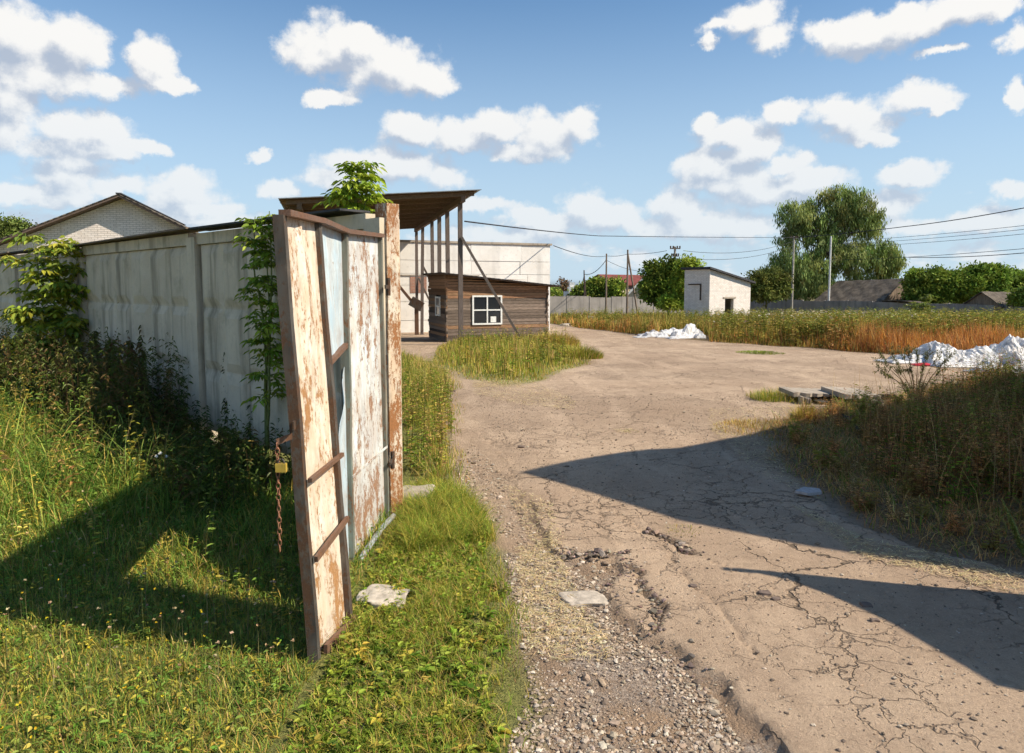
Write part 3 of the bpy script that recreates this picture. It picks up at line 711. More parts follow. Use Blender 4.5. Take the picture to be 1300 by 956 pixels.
def window(root, u0, u1, z0, z1, axis, nv=1, nh=1, fw=.07, dep=.05, fixed=0., name='window'):
    mb = MB()
    def bx(m_, a, b, c, d, d0, d1):
        if axis == 0: m_.box(a, b, fixed+d0, fixed+d1, c, d)
        else: m_.box(fixed+d0, fixed+d1, a, b, c, d)
    bx(mb, u0, u1, z1-fw, z1, -dep, .02); bx(mb, u0, u1, z0, z0+fw, -dep, .02); bx(mb, u0, u0+fw, z0+fw, z1-fw, -dep, .02); bx(mb, u1-fw, u1, z0+fw, z1-fw, -dep, .02)
    for k in range(nv): c = u0+(u1-u0)*(k+1)/(nv+1); bx(mb, c-fw*.4, c+fw*.4, z0+fw, z1-fw, -dep+.01, .015)
    for k in range(nh):
        c = z0+(z1-z0)*(k+1)/(nh+1)
        for j in range(nv+1):
            a = u0+fw if j == 0 else u0+(u1-u0)*j/(nv+1)+fw*.4; b = u1-fw if j == nv else u0+(u1-u0)*(j+1)/(nv+1)-fw*.4
            bx(mb, a, b, c-fw*.4, c+fw*.4, -dep+.01, .015)
    f = mb.build(name, 'white_paint', root, world=False)
    mb = MB(); bx(mb, u0+fw*.5, u1-fw*.5, z0+fw*.5, z1-fw*.5, -.012, -.006); g_ = mb.build('pane', 'glass', root, world=False); g_.parent = f
    return f
f = window(root, 1.12, 2.47, wz0, wz1, 0, fixed=-.03)
mb = MB(); mb.box(1.95, 2.2, -.047, -.043, wz0+.1, wz0+.35); o_ = mb.build('paper_notice', 'white_paint', root, world=False); o_.parent = f
window(root, .9, 1.7, .55-hz0, 1.4-hz0, 1, nv=0, nh=1, fixed=-.03)
# ------------------------------------------------------------------ plank canopy on tall posts
a0 = np.array([-1.99, 27.5]); bd = np.array([-3.45, 13.2]); bl = np.linalg.norm(bd); bd = bd/bl; cd = np.array([-.968, -.25])
TOPN, TOPF = 5.02, 4.95
root = thing('timber_canopy', 'tall lean-to canopy of dark planks on thin timber posts', 'canopy', (a0[0], a0[1], float(zt(0, 27.5))))
def cpt(s, w, dz=0):                       # s along the row of posts 0..1, w metres to the left
    p = a0+bd*bl*s+cd*w; return np.array([p[0], p[1], TOPN+(TOPF-TOPN)*s-.075*w+dz])
for k, s in enumerate((0, .22, .38, .55, .80, 1.0)):
    p = cpt(s, 0); gzv = float(zt(0, p[1]))
    mb = MB(); dx = [.0, .02, -.03, .02, -.10, -.02][k]
    w = .17 if k in (0, 1, 2) else .16
    mb.bar((p[0]+dx, p[1], gzv-.1), (p[0], p[1], p[2]-.02), w, w, side=(1, .2, 0), col=np.array([.15, .12, .105])*(1+.1*math.sin(k*3))); mb.build('canopy_post', 'woodv', root)
for s, w in ((0, 5.9), (.5, 5.9), (1., 5.9)):
    p = cpt(s, w); mb = MB(); mb.bar((p[0], p[1], float(zt(0, p[1]))-.1), (p[0], p[1], p[2]-.02), .16, .16, col=(.15, .12, .1)); mb.build('canopy_post', 'woodv', root)
p = cpt(0, 0); q0 = np.array([p[0]+.05, p[1]-.1, 3.75]); e = G(668, 441); q1 = np.array([e[0], p[1]-.1, float(zt(0, p[1]))-.05])
mb = MB(); mb.bar(q0, q1, .13, .10, side=(0, 1, 0), col=(.16, .13, .11)); mb.build('brace', 'wood', root)
p = cpt(.8, 0); mb = MB(); mb.bar((p[0], p[1], 2.9), (p[0]+1.7, p[1], -.4), .12, .10, side=(0, 1, 0), col=(.15, .12, .1)); mb.build('brace', 'wood', root)
p = cpt(1., 0); mb = MB(); mb.bar((p[0]+.1, p[1], 2.3), (p[0]+.9, p[1]-.6, .8), .12, .10, side=(0, 1, 0), col=(.15, .12, .1)); mb.build('brace', 'wood', root)
mb = MB(); mb.bar(cpt(-.05, 0, .09), cpt(1.03, 0, .09), .16, .2, side=(1, 0, 0), col=(.17, .12, .09)); mb.build('beam', 'wood', root)
mb = MB(); mb.bar(cpt(-.05, 5.9, .09), cpt(1.03, 5.9, .09), .16, .2, side=(1, 0, 0), col=(.15, .11, .08)); mb.build('beam', 'wood', root)
for k, s in enumerate(np.linspace(-.045, 1.02, 9)):
    mb = MB(); mb.bar(cpt(s, -.42, .26), cpt(s, 6.35, .26), .14, .07, side=(0, 0, 1), col=(.17, .12, .085)); mb.build('rafter', 'wood', root)
mb = MB(); w = -.55
ri = np.random.default_rng(9); w = -.5
s_ = -.06
while s_ < 1.03:
    ds = ri.uniform(.014, .019); c = np.array([.16, .095, .06])*ri.uniform(.6, 1.45)
    a = cpt(s_, -.5+ri.uniform(-.05, .05), .345); b = cpt(s_+ds-.0012, -.5, .345); c2 = cpt(s_+ds-.0012, 6.5, .345); d = cpt(s_, 6.5+ri.uniform(-.1, .1), .345)
    z = np.array([0, 0, .025]); mb.hexa([a, b, c2, d, a+z, b+z, c2+z, d+z], c); s_ += ds
rf = mb.build('roof_boards', 'wood', root)
mb = MB()
ws = np.arange(-.62, 6.6, .09)
top = np.array([[cpt(s, w_, .385+.018*math.sin(i_*math.pi/1.0+.5)*(1 if i_ % 2 else -1)) for i_, w_ in enumerate(ws)] for s in np.linspace(-.075, 1.04, 8)])
mb.grid(top); mb.grid(top-np.array([0, 0, .012])); mb.grid(np.stack([top[0], top[0]-[0, 0, .03]]))
mb.build('roof_sheet', 'grey_sheet', root)
# rusty barrier boom at the far end of the canopy
root = thing('barrier_boom', 'rusty red boom on a short stand beyond the canopy posts', 'barrier', (P(526, 395, 38)[0], 38, float(zt(0, 38))))
b0 = P(505, 361, 38); b1 = P(524, 384, 38)
mb = MB(); mb.bar(b0, b1, .16, .14, side=(0, 1, 0)); mb.build('boom', 'iron_brown', root)
mb = MB(); mb.bar(b1-[0.1, 0, -.1], b1+[.5, 0, -.25], .5, .3, side=(0, 0, 1)); mb.build('counterweight', 'iron_dark', root)
mb = MB(); mb.bar(b1+[.2, 0, 0], (b1[0]+.2, 38, float(zt(0, 38))), .2, .2); mb.build('stand', 'iron_brown', root)
# ------------------------------------------------------------------ long white panel building
bz = -1.1; th = math.atan2(.402, .916)
o0 = np.array([2.4, 45.0])-np.array([.916, .402])*17
root = thing('long_building', 'long flat-roofed building of stained white concrete panels', 'building', (o0[0], o0[1], bz), th)
LT = 4.5-bz; mb = MB()
ri = np.random.default_rng(4); rows = [0, .95, 2.05, 3.0, 3.65, 4.45, LT-.12]
mb.box(.02, 16.98, .03, 8.9, 0, LT-.13, (.4,)*3)
for r_ in range(len(rows)-1):
    u = 0; 
    while u < 17:
        w = ri.uniform(2.6, 3.4) if u < 13 else 17-u
        d = ri.uniform(0, .03); mb.box(u+.01, min(u+w, 17)-.012, -.02-d, .028, rows[r_]+.012, rows[r_+1]-.012); u += w
        mb.box(16.97, 17.0+d, .05, 8.9, rows[r_]+.012, rows[r_+1]-.012) if u >= 17 else None
mb.build('wall', 'white_panel', root, world=False)
mb = MB(); mb.box(-.1, 17.1, -.12, 9, LT-.12, LT); mb.build('roof', 'slab', root, world=False)
mb = MB(); mb.box(7.9, 8.9, -.062, -.056, 2.55, 3.5); mb.build('brick_patch', 'brick_gate', root, world=False)
mb = MB(); mb.box(6.7, 12.2, -.10, -.055, 3.55, 3.6); mb.build('ledge', 'slab', root, world=False)
mb = MB(); mb.tube([(11.0, -.09, 2.2), (11.05, -.1, 3.3), (11.0, -.09, 3.6)], .04, 6); mb.build('drain_pipe', 'iron_brown', root, world=False)
mb = MB()
mb.bar((16.9, -.1, LT-.9), (17.9, -.1, LT-.9), .06, .06); mb.build('wire_bracket', 'iron_dark', root, world=False)
mb = MB(); mb.bar((16.9, -.1, LT-.7), (17.7, -.1, LT-.7), .06, .06); mb.build('wire_bracket', 'iron_dark', root, world=False)
# ------------------------------------------------------------------ white brick gable building, left
Yg = 32; ap = P(155, 249, Yg); gth = R(16); gb = float(zt(0, Yg))
root = thing('gable_building', 'white painted brick building with a low pitched gable roof', 'building', (ap[0], ap[1], gb), gth)
hA = ap[2]-gb-.12; wl, wr = 6.6, 6.6; hl = hA-2.95; hrr = hA-3.45; dep = 16
mb = MB()
mb.arr([(-wl, 0, 0), (wr, 0, 0), (wr, 0, hrr), (0, 0, hA), (-wl, 0, hl)], [[0, 1, 2, 3]], [[0, 3, 4]])
mb.arr([(-wl, dep, 0), (wr, dep, 0), (wr, dep, hrr), (0, dep, hA), (-wl, dep, hl)], [[0, 3, 2, 1]], [[0, 4, 3]])
mb.arr([(-wl, 0, 0), (-wl, dep, 0), (-wl, dep, hl), (-wl, 0, hl)], [[0, 3, 2, 1]]); mb.arr([(wr, 0, 0), (wr, dep, 0), (wr, dep, hrr), (wr, 0, hrr)], [[0, 1, 2, 3]])
mb.build('wall', 'brick_white', root, world=False)
for nm, (xe, ze) in (('left', (-wl, hl)), ('right', (wr, hrr))):
    mb = MB(); ex = xe*1.08; ez = hA+(ze-hA)*1.08; dz = .02
    a = np.array([0, -.62, hA+dz]); b = np.array([ex, -.62, ez+dz]); c_ = np.array([ex, dep+.5, ez+dz]); d = np.array([0, dep+.5, hA+dz]); z = np.array([0, 0, .09])
    mb.hexa([a, b, c_, d, a+z, b+z, c_+z, d+z], (.14, .10, .08)); rf = mb.build('roof', 'wood', root, world=False)
    mb = MB(); z2 = np.array([0, -.03, .094]); z3 = np.array([0, -.03, .135]); mb.hexa([a+z2, b+z2, c_+z2, d+z2, a+z3, b+z3, c_+z3, d+z3])
    o_ = mb.build('roof_sheet', 'asbestos', root, world=False); o_.parent = rf
mb = MB(); mb.bar((0, -.66, hA+.17), (0, dep+.5, hA+.17), .22, .05, side=(1, 0, 0)); mb.build('ridge_cap', 'roof_felt', root, world=False)
# ------------------------------------------------------------------ white brick shed, right of centre
c0 = P(901, 362, 60); sz = float(zt(0, 60))
root = thing('brick_shed', 'whitewashed brick shed with sloping roof beside a green bush', 'shed', (c0[0], c0[1], sz), R(34))
def solve_u(px, o, th_): r_ = (px-650)/F; return (r_*o[1]-o[0])/(math.cos(th_)-r_*math.sin(th_))
Ls = solve_u(952, c0, R(34)); z0 = P(901, 342, 60)[2]-sz; z1 = P(952, 359, 60+Ls*math.sin(R(34)))[2]-sz; Ds = 2.8
mb = MB()
h0_, h1_ = solve_u(920, c0, R(34)), solve_u(931, c0, R(34)); dz1 = P(925, 379, 61.5)[2]-sz
def zz(u): return z0+(z1-z0)*u/Ls
mb.hexa([(0, 0, 0), (h0_, 0, 0), (h0_, .3, 0), (0, .3, 0), (0, 0, zz(0)), (h0_, 0, zz(h0_)), (h0_, .3, zz(h0_)), (0, .3, zz(0))])
mb.hexa([(h1_, 0, 0), (Ls, 0, 0), (Ls, .3, 0), (h1_, .3, 0), (h1_, 0, zz(h1_)), (Ls, 0, zz(Ls)), (Ls, .3, zz(Ls)), (h1_, .3, zz(h1_))])
mb.hexa([(h0_, 0, dz1), (h1_, 0, dz1), (h1_, .3, dz1), (h0_, .3, dz1), (h0_, 0, zz(h0_)), (h1_, 0, zz(h1_)), (h1_, .3, zz(h1_)), (h0_, .3, zz(h0_))])
mb.box(0, .3, .3, Ds, 0, z0); mb.box(Ls-.3, Ls, .3, Ds, 0, z1); mb.box(.3, Ls-.3, Ds-.3, Ds, 0, z1)
mb.build('wall', 'brick_shed', root, world=False)
mb = MB(); mb.hexa([(-.3, -.3, zz(-.3)), (Ls+.3, -.3, zz(Ls+.3)), (Ls+.3, Ds+.2, zz(Ls+.3)), (-.3, Ds+.2, zz(-.3)), (-.3, -.3, zz(-.3)+.16), (Ls+.3, -.3, zz(Ls+.3)+.16), (Ls+.3, Ds+.2, zz(Ls+.3)+.16), (-.3, Ds+.2, zz(-.3)+.16)])
mb.build('roof', 'roof_felt', root, world=False)
mb = MB(); mb.box(h0_-.25, h1_+.25, -.05, -.004, dz1, dz1+.14); mb.build('lintel', 'slab', root, world=False)
mb = MB(); mb.box(-.09, -.01, .9, 2.3, z0-1.3, z0-1.2); mb.box(-.09, -.01, .9, 1., z0-2.6, z0-1.3); mb.build('side_frame', 'iron_dark', root, world=False)
# ------------------------------------------------------------------ far concrete fence
FL = [(690, 376, 100), (830, 378, 108), (945, 380, 122), (1140, 383.5, 100), (1320, 389.5, 84), (1600, 398, 66)]
def fence(pts, name, label, seed):
    P3 = [P(*q) for q in pts]
    root = thing(name, label, 'fence', (P3[0][0], P3[0][1], P3[0][2]-2.5)); r_ = np.random.default_rng(seed)
    for a, b in zip(P3[:-1], P3[1:]):
        n = max(1, int(round(np.linalg.norm((b-a)[:2])/3.9)))
        for k in range(n):
            p0 = lerp(a, b, k/n); p1 = lerp(a, b, (k+1)/n); j = r_.uniform(-.10, .10); dz = np.array([0, 0, j])
            d = (p1-p0)/np.linalg.norm(p1-p0)
            mb = MB(); c = (.5,)*3
            p0z = np.array([p0[0], p0[1], p0[2]-2.7]); p1z = np.array([p1[0], p1[1], p1[2]-2.7])
            q_ = np.array([-d[1], d[0], 0])*.07
            e0 = d*.08
            mb.hexa([p0z+e0-q_, p1z-e0-q_, p1z-e0+q_, p0z+e0+q_, p0+e0-q_+dz, p1-e0-q_+dz, p1-e0+q_+dz, p0+e0+q_+dz]); mb.build('fence_panel', 'far_concrete', root)
            mb = MB(); q2 = q_*1.8; mb.hexa([p0z-e0-q2, p0z+e0-q2, p0z+e0+q2, p0z-e0+q2, p0-e0-q2+[0, 0, .1], p0+e0-q2+[0, 0, .1], p0+e0+q2+[0, 0, .1], p0-e0+q2+[0, 0, .1]]); mb.build('fence_post', 'far_concrete', root)
fence(FL[:3], 'concrete_fence', 'low grey concrete fence beyond the weeds, left of the brick shed', 1)
fence(FL[2:], 'concrete_fence', 'long grey concrete fence running in front of the old barn', 2)
# ------------------------------------------------------------------ far buildings
def gable_house(name, label, cat, pA, pB, zbase, eave_z, wdt, wall, roof, ov=.4, parts=None):
    """ridge from pA to pB (world points), eaves wdt to each side at eave_z"""
    d = pB-pA; L = np.linalg.norm(d[:2]); ang = math.atan2(d[1], d[0])
    root = thing(name, label, cat, (pA[0], pA[1], zbase), ang)
    zr = pA[2]-zbase; ze = eave_z-zbase; zr2 = pB[2]-zbase
    mb = MB()
    for x, zz_ in ((0, zr), (L, zr2)): mb.arr([(x, -wdt, 0), (x, wdt, 0), (x, wdt, ze), (x, 0, zz_-.05), (x, -wdt, ze)], [[0, 1, 2, 3]], [[0, 3, 4]])
    for y in (-wdt, wdt): mb.arr([(0, y, 0), (L, y, 0), (L, y, ze), (0, y, ze)], [[0, 1, 2, 3]])
    mb.build('wall', wall, root, world=False)
    for sg in (-1, 1):
        k = 1+ov/wdt; mb = MB(); nx = 24
        x = np.linspace(-ov, L+ov, nx)[None, :, None]; y = np.linspace(0, 1, 8)[:, None, None]
        X_ = x+0*y; Y_ = sg*wdt*k*y+0*x; Z_ = (zr+(zr2-zr)*(x/L))*(1-y*k)+ze*y*k+.04+.03*np.sin(X_*2.3+Y_*3)*(roof == 'asbestos')
        g_ = np.concatenate([X_, Y_, Z_], 2); mb.grid(g_); mb.grid(g_-np.array([0, 0, .08])); mb.grid(np.stack([g_[-1], g_[-1]-[0, 0, .08]])); mb.grid(np.stack([g_[:, 0], g_[:, 0]-[0, 0, .08]])); mb.grid(np.stack([g_[:, -1], g_[:, -1]-[0, 0, .08]]))
        mb.build('roof', roof, root, world=False)
    return root
barn = gable_house('old_barn', 'old grey barn with a sagging corrugated roof behind the fence', 'barn', P(1066, 357, 118), P(1146, 354, 108), -3.2, -.6, 5.2, 'pole_wood', 'asbestos', .5)
mb = MB(); l0 = P(1118, 381, 103); l1 = P(1192, 388.5, 96)
mb.hexa([l0+[0, 0, -.15], P(1140, 382, 99), l1, P(1160, 381, 104)+[0, 0, -.15], l0, P(1140, 382, 99)+[0, 0, .12], l1+[0, 0, .12], P(1160, 381, 104)]); mb.build('lean_to_roof', 'asbestos', barn)
mb = MB(); q_ = P(1150, 353, 108.5); mb.tube([q_-[0, 0, .6], q_+[.4, 0, .3]], .25, 8); mb.build('vent_pipe', 'iron_brown', barn)
gable_house('plank_shed', 'small brown shed with a corrugated roof at the right edge', 'shed', P(1248, 370.5, 90), P(1298, 371.5, 92), -3.2, P(1262, 388, 87)[2], 2.6, 'pole_wood', 'asbestos', .3)
gable_house('village_house', 'house with a dark red roof behind wooden poles', 'house', P(762, 348.5, 150), P(822, 349.5, 156), -3.4, P(775, 361, 146)[2], 6.2, 'cream_wall', 'red_roof', .6)
hc = gable_house('village_house', 'cream house gable with white bargeboards beside the round bush', 'house', P(822, 348, 136), P(836, 347, 150), -3.4, P(800, 374, 136)[2], 3.8, 'cream_wall', 'red_roof', .5)
mb = MB(); g0 = P(823, 347.3, 135.3); g1 = P(797, 373.5, 135.4); mb.bar(g0, g1, .35, .12, side=(0, 0, 1)); mb.build('bargeboard', 'white_paint', hc)
mb = MB(); g2 = P(815, 367, 135.7); mb.box(g2[0]-.7, g2[0]+.7, g2[1]-.05, g2[1]-.01, g2[2]-.9, g2[2]+.5); mb.build('window', 'glass', hc)
w0 = P(724, 380, 118); root = thing('white_gate_tower', 'small stepped white masonry gatepost structure beyond the far fence', 'monument', (w0[0], w0[1], -3.2))
def wbox(x0, x1, y0, y1, nm, mat='white_paint', dd=1.2):
    a = P(x0, y1, 118); b = P(x1, y0, 118); mb = MB(); mb.box(a[0], b[0], 118-dd, 118+dd, a[2], b[2]); mb.build(nm, mat, root)
wbox(721, 731, 364, 385, 'tower_body'); wbox(716, 721-.1, 370, 385, 'side_block', dd=1.); wbox(731.1, 735.5, 367, 385, 'side_block', dd=1.); wbox(723, 729, 358.5, 364-.05, 'tower_head', dd=.9)
# ------------------------------------------------------------------ off-frame gatehouse and right gate leaf whose shadows cross the road
GH = 5.0; k_ = GH/math.tan(SUN_EL); tip = G(660, 598)
gc = np.array([tip[0]-SHX*k_, tip[1]-SHY*k_]); e1_ = np.array([.757, -.653])*6.5; e2_ = np.array([.853, .522])*11.5
root = thing('gatehouse', 'flat-roofed red brick gatehouse beside the right gate leaf', 'building', (gc[0], gc[1], 0))
cs = [gc+(e1_+e2_)*.06, gc+e1_*.98+e2_*.06, gc+(e1_+e2_)*.98, gc+e2_*.98+e1_*.06]
def prism(c4, z0_, z1_): return [(*c, z0_) for c in c4]+[(*c, z1_) for c in c4]
mb = MB(); mb.hexa(prism(cs, -.3, GH-.2)); mb.build('wall', 'brick_gate', root)
lo_ = [G(*q)[:2] for q in ((750, 625), (860, 660), (1000, 690), (1100, 708), (1300, 740))]; up_ = [G(*q)[:2] for q in ((720, 585), (780, 575), (820, 570), (860, 568), (960, 550), (1100, 528))]
sh_ = np.array([-SHX*k_, -SHY*k_]); rim = [gc+e2_]+[q+sh_ for q in up_[::-1]]+[gc]+[q+sh_ for q in lo_]+[gc+e1_, gc+e1_+e2_]
mb = MB(); n_ = len(rim); cen = gc+(e1_+e2_)*.5; V_ = [(*q, GH-.12) for q in rim]+[(*q, GH) for q in rim]+[(*cen, GH-.12), (*cen, GH)]
mb.arr(V_, [(i_, (i_+1) % n_, n_+(i_+1) % n_, n_+i_) for i_ in range(n_)], [(i_, (i_+1) % n_, 2*n_) for i_ in range(n_)]+[(n_+i_, n_+(i_+1) % n_, 2*n_+1) for i_ in range(n_)]); mb.build('roof', 'roof_felt', root)
nn = np.array([-e2_[1], e2_[0]]); nn = nn/np.linalg.norm(nn)
for s in (.2, .5, .8):
    c_ = cs[0]+(cs[3]-cs[0])*s; du = e2_/np.linalg.norm(e2_)
    for nm, w_, h_, d_, mt in (('window', .75, .65, .03, 'white_paint'), ('pane', .65, .55, .045, 'glass')):
        a = c_-du*w_; b = c_+du*w_; mb = MB(); mb.hexa(prism([a+nn*.003, b+nn*.003, b+nn*d_, a+nn*d_], 1.9-h_, 1.9+h_)); o_ = mb.build(nm, mt, root)
        if nm == 'window': wf = o_
        else: o_.parent = wf
hl_ = 2.3; kk = hl_/math.tan(SUN_EL); t2 = G(920, 723); lt = np.array([t2[0]-SHX*kk, t2[1]-SHY*kk]); dl = np.array([.55, -.84])
root = thing('gate_leaf', 'second rusty gate leaf standing open before the brick gatehouse', 'gate', (lt[0], lt[1], 0))
a = np.array([*lt, .1]); b = np.array([*(lt+dl*2.6), .1])
tp_ = [G(*q)[:2]+np.array([-SHX*kk, -SHY*kk]) for q in ((920, 723), (960, 727), (1000, 736), (1060, 758), (1130, 790), (1260, 866))]; s_ = np.linspace(0, 1, 6)
cl_ = np.array([[[*(lerp(a[:2], b[:2], s_[i_])*(1-v)+tp_[i_]*v), .1+2.2*v] for i_ in range(6)] for v in np.linspace(0, 1, 12)])
mb = MB(); mb.grid(cl_); mb.grid((cl_+np.array([.006, .006, 0]))[:, ::-1]); mb.build('panel', 'gate_white', root, smooth=True)
for s in (0, 3, 5):
    mb = MB(); mb.bar(cl_[0][s], cl_[-1][s], .06, .05, side=(1, 0, 0)); mb.build('stile', 'iron_dark', root)
for z in (0, 11):
    mb = MB(); mb.tube(cl_[z], .02, 6); mb.build('rail', 'iron_brown', root)
root = thing('gate_post', 'right gate post of square steel carrying the second gate leaf', 'post', (b[0]+.12, b[1]-.17, 0))
mb = MB(); mb.box(b[0]+.05, b[0]+.19, b[1]-.24, b[1]-.1, -.2, 2.6); mb.build('post_tube', 'post_paint', root)
mb = MB(); mb.box(b[0]+.04, b[0]+.20, b[1]-.25, b[1]-.09, 2.6, 2.63); mb.build('post_cap', 'iron_dark', root)
# ------------------------------------------------------------------ poles and wires
def pole(name, label, px, ytop, Yd, mat, r0=.15, lean=0., strut=None, arms=0, zb=None, kind='utility pole'):
    top = P(px, ytop, Yd); zb = float(zt(0, Yd))-.2 if zb is None else zb
    root = thing(name, label, kind, (top[0]+lean, top[1], zb))
    mb = MB(); mb.tube([(top[0]+lean, top[1], zb), top], [r0, r0*.75], 10); mb.build('shaft', mat, root, smooth=True)
    if strut:
        mb = MB(); e = P(strut[0], strut[1], Yd); mb.tube([top-[0, 0, .5], (e[0]+(e[0]-top[0])*.25, e[1], zb)], r0*.8, 8); mb.build('strut', mat, root, smooth=True)
    for k in range(arms):
        mb = MB(); z = top[2]-.25-k*.9; w = .62 if k == 0 else .45; mb.bar((top[0]-w, top[1]-.12, z), (top[0]+w, top[1]-.12, z), .12, .1, side=(0, 0, 1)); ca = mb.build('crossarm', 'pole_wood', root)
        for x in (-w*.9, -w*.4, w*.4, w*.9):
            mb = MB(); mb.tube([(top[0]+x, top[1]-.12, z+.05), (top[0]+x, top[1]-.12, z+.32)], .09, 6); i_ = mb.build('insulator', 'iron_dark', root); i_.parent = ca
    return top
T1 = pole('utility_pole', 'thin tan pole standing in front of the left side of the willow', 1008, 300, 112, 'pole_concrete', .17, arms=1)
T2 = pole('utility_pole', 'whitewashed pole in front of the middle of the willow', 1055, 300, 112, 'pole_white', .17, arms=0)
T3 = pole('utility_pole', 'single wooden pole in front of the red roof', 770, 322, 98, 'pole_wood', .14)
T4 = pole('utility_pole', 'wooden pole propped by a slanting strut before the cream house', 797, 317, 98, 'pole_wood', .15, strut=(808, 377), arms=0)
T5 = pole('utility_pole', 'pole with stacked insulator arms rising out of the round bush', 857, 313, 86, 'pole_concrete', .17, arms=3)
T6 = pole('utility_pole', 'short dark leaning pole above the bushes near the far fence', 741.5, 343, 110, 'iron_dark', .12, lean=.1, strut=(745, 362))
T7 = np.array([62., 52., 10.5]); T8 = np.array([66., 60., 9.5])
mb = MB(); rp = thing('utility_pole', 'tall wooden pole at the far right carrying the fanned wires', 'utility pole', (62, 52, -1.5)); mb.tube([(62, 52, -1.5), (62, 52, 10.8)], [.17, .12], 10); mb.build('shaft', 'pole_wood', rp, smooth=True)
mb = MB(); mb.bar((61, 52, 10.2), (66.5, 60, 9.6), .12, .1, side=(0, 0, 1)); mb.build('crossarm', 'pole_wood', rp)
def wire(pts, sag, r, label):
    mb = MB(); out = []
    for a, b in zip(pts[:-1], pts[1:]):
        for k in range(18):
            s = k/17; q_ = lerp(a, b, s); q_[2] -= sag*4*s*(1-s); out.append(q_)
    out = [o for i, o in enumerate(out) if i == 0 or np.linalg.norm(o-out[i-1]) > 1e-6]
    mb.tube(out, r, 5); tag(mb.build('overhead_wire', 'wire'), label, 'wire', 'overhead wires crossing the sky')
cb = cpt(0, 0, .1)+[0, -.05, -.6]
wire([P(590, 281, 27.5), P(760, 299.5, 60), P(1008, 301.5, 112)], .05, .030, 'thick wire running from the canopy corner to the pole at the willow')
wire([P(1008, 301.5, 112), P(1150, 287.5, 84), P(1300, 264, 62), P(1420, 240, 50)], .12, .045, 'uppermost thick wire rising to the upper right edge of the picture')
for (a, b, r, lb) in (((1055, 306, 112), (1330, 283, 60), .022, 'thin wire second from the top on the right side'), ((1055, 310, 112), (1330, 288, 62), .022, 'thin wire third from the top on the right side'),
    ((1055, 314, 112), (1330, 294, 64), .022, 'thin wire fourth from the top on the right side'), ((1055, 330, 112), (1330, 313, 66), .028, 'pale wire just above the lowest thick one on the right'), ((1150, 326.5, 100), (1330, 318.5, 66), .040, 'lowest thick dark wire on the right side of the sky')):
    wire([P(*a), P(*b)], .25, r, lb)
wire([P(703, 312, 46), T3+[0, 0, -.3]], .35, .028, 'wire from the white building corner to the wooden pole')
wire([T3+[0, 0, -.3], T4+[0, 0, -.6], T5+[-1, 0, -.5]], .15, .030, 'wire linking the wooden poles to the insulator pole')
wire([T5+[1, 0, -.5], P(1008, 306, 112)], .9, .028, 'upper wire from the insulator pole to the willow pole')
wire([T5+[.7, 0, -1.4], P(1008, 312, 112)], .9, .028, 'lower wire from the insulator pole to the willow pole')
wire([T3+[0, 0, -.8], T6+[0, 0, -.6]], .7, .045, 'thick wire dropping from the wooden pole to the short dark pole')
wire([T6+[0, 0, -.8], P(733, 376, 112)], .3, .03, 'short wire going down from the dark leaning pole')
wire([T3+[0, 0, -.9], P(830, 343, 130)], .7, .03, 'wire from the wooden pole towards the cream house')
# ------------------------------------------------------------------ stones, straw, slabs, sheets
ico_v = np.array([(0, 0, -1), (.72, -.53, -.45), (-.28, -.85, -.45), (-.89, 0, -.45), (-.28, .85, -.45), (.72, .53, -.45), (.28, -.85, .45), (-.72, -.53, .45), (-.72, .53, .45), (.28, .85, .45), (.89, 0, .45), (0, 0, 1)])
ico_f = np.array([(0, 1, 2), (1, 0, 5), (0, 2, 3), (0, 3, 4), (0, 4, 5), (1, 5, 10), (2, 1, 6), (3, 2, 7), (4, 3, 8), (5, 4, 9), (1, 10, 6), (2, 6, 7), (3, 7, 8), (4, 8, 9), (5, 9, 10), (6, 10, 11), (7, 6, 11), (8, 7, 11), (9, 8, 11), (10, 9, 11)])
def stones(mb, x, y, s, col, flat=.6, sink=.3):
    n = len(x); z = gz(x, y)
    v = ico_v[None]*(1+rng.normal(0, .22, (n, 12, 1)))
    sc = s[:, None]*np.stack([rng.uniform(.7, 1.3, n), rng.uniform(.6, 1.1, n), rng.uniform(.35, .8, n)*flat*1.4], 1)
    v = v*sc[:, None]; a = rng.uniform(0, 6.28, n); ca, sa = np.cos(a)[:, None], np.sin(a)[:, None]
    vx = v[..., 0]*ca-v[..., 1]*sa; vy = v[..., 0]*sa+v[..., 1]*ca
    V_ = np.stack([vx+x[:, None], vy+y[:, None], v[..., 2]+(z+s*flat*(1-sink)*.6)[:, None]], -1)
    mb.arr(V_, None, (np.arange(n)*12)[:, None, None]+ico_f[None], np.repeat(col[:, None], 12, 1).reshape(-1, 3))
def samp_px(n, poly):
    """points spread over a patch of ground given by its outline"""
    poly = PG(poly); lo, hi = poly.min(0), poly.max(0); out = []
    k = 0
    while k < n:
        p = rng.uniform(lo, hi, (n*3, 2)); p = p[inpoly(p[:, 0], p[:, 1], poly)]; out.append(p); k += len(p)
        if len(p) == 0: break
    return np.concatenate(out)[:n]
SP = [(.40, .33, .255), (.30, .235, .175), (.50, .43, .345), (.19, .145, .11), (.36, .27, .19)]
mb = MB()
p = samp_px(11000, [(640,700),(690,690),(770,745),(780,780),(830,815),(900,866),(960,960),(640,960),(672,866)])
keep = (fbm(p[:, 0], p[:, 1], 2.2, 51)+rng.normal(0, .45, len(p)) > -.45) & (spoly(p[:, 0], p[:, 1], ROAD) < .0); p = p[keep]
stones(mb, p[:, 0], p[:, 1], rng.gamma(2.6, .0021, len(p))+.002, pick(SP, [3, 3, 1.2, 1.5, 3], len(p), .18, .015))
p = samp_px(1300, [(600,560),(640,600),(690,690),(780,704),(790,750),(680,700),(650,690),(600,640),(575,590)])
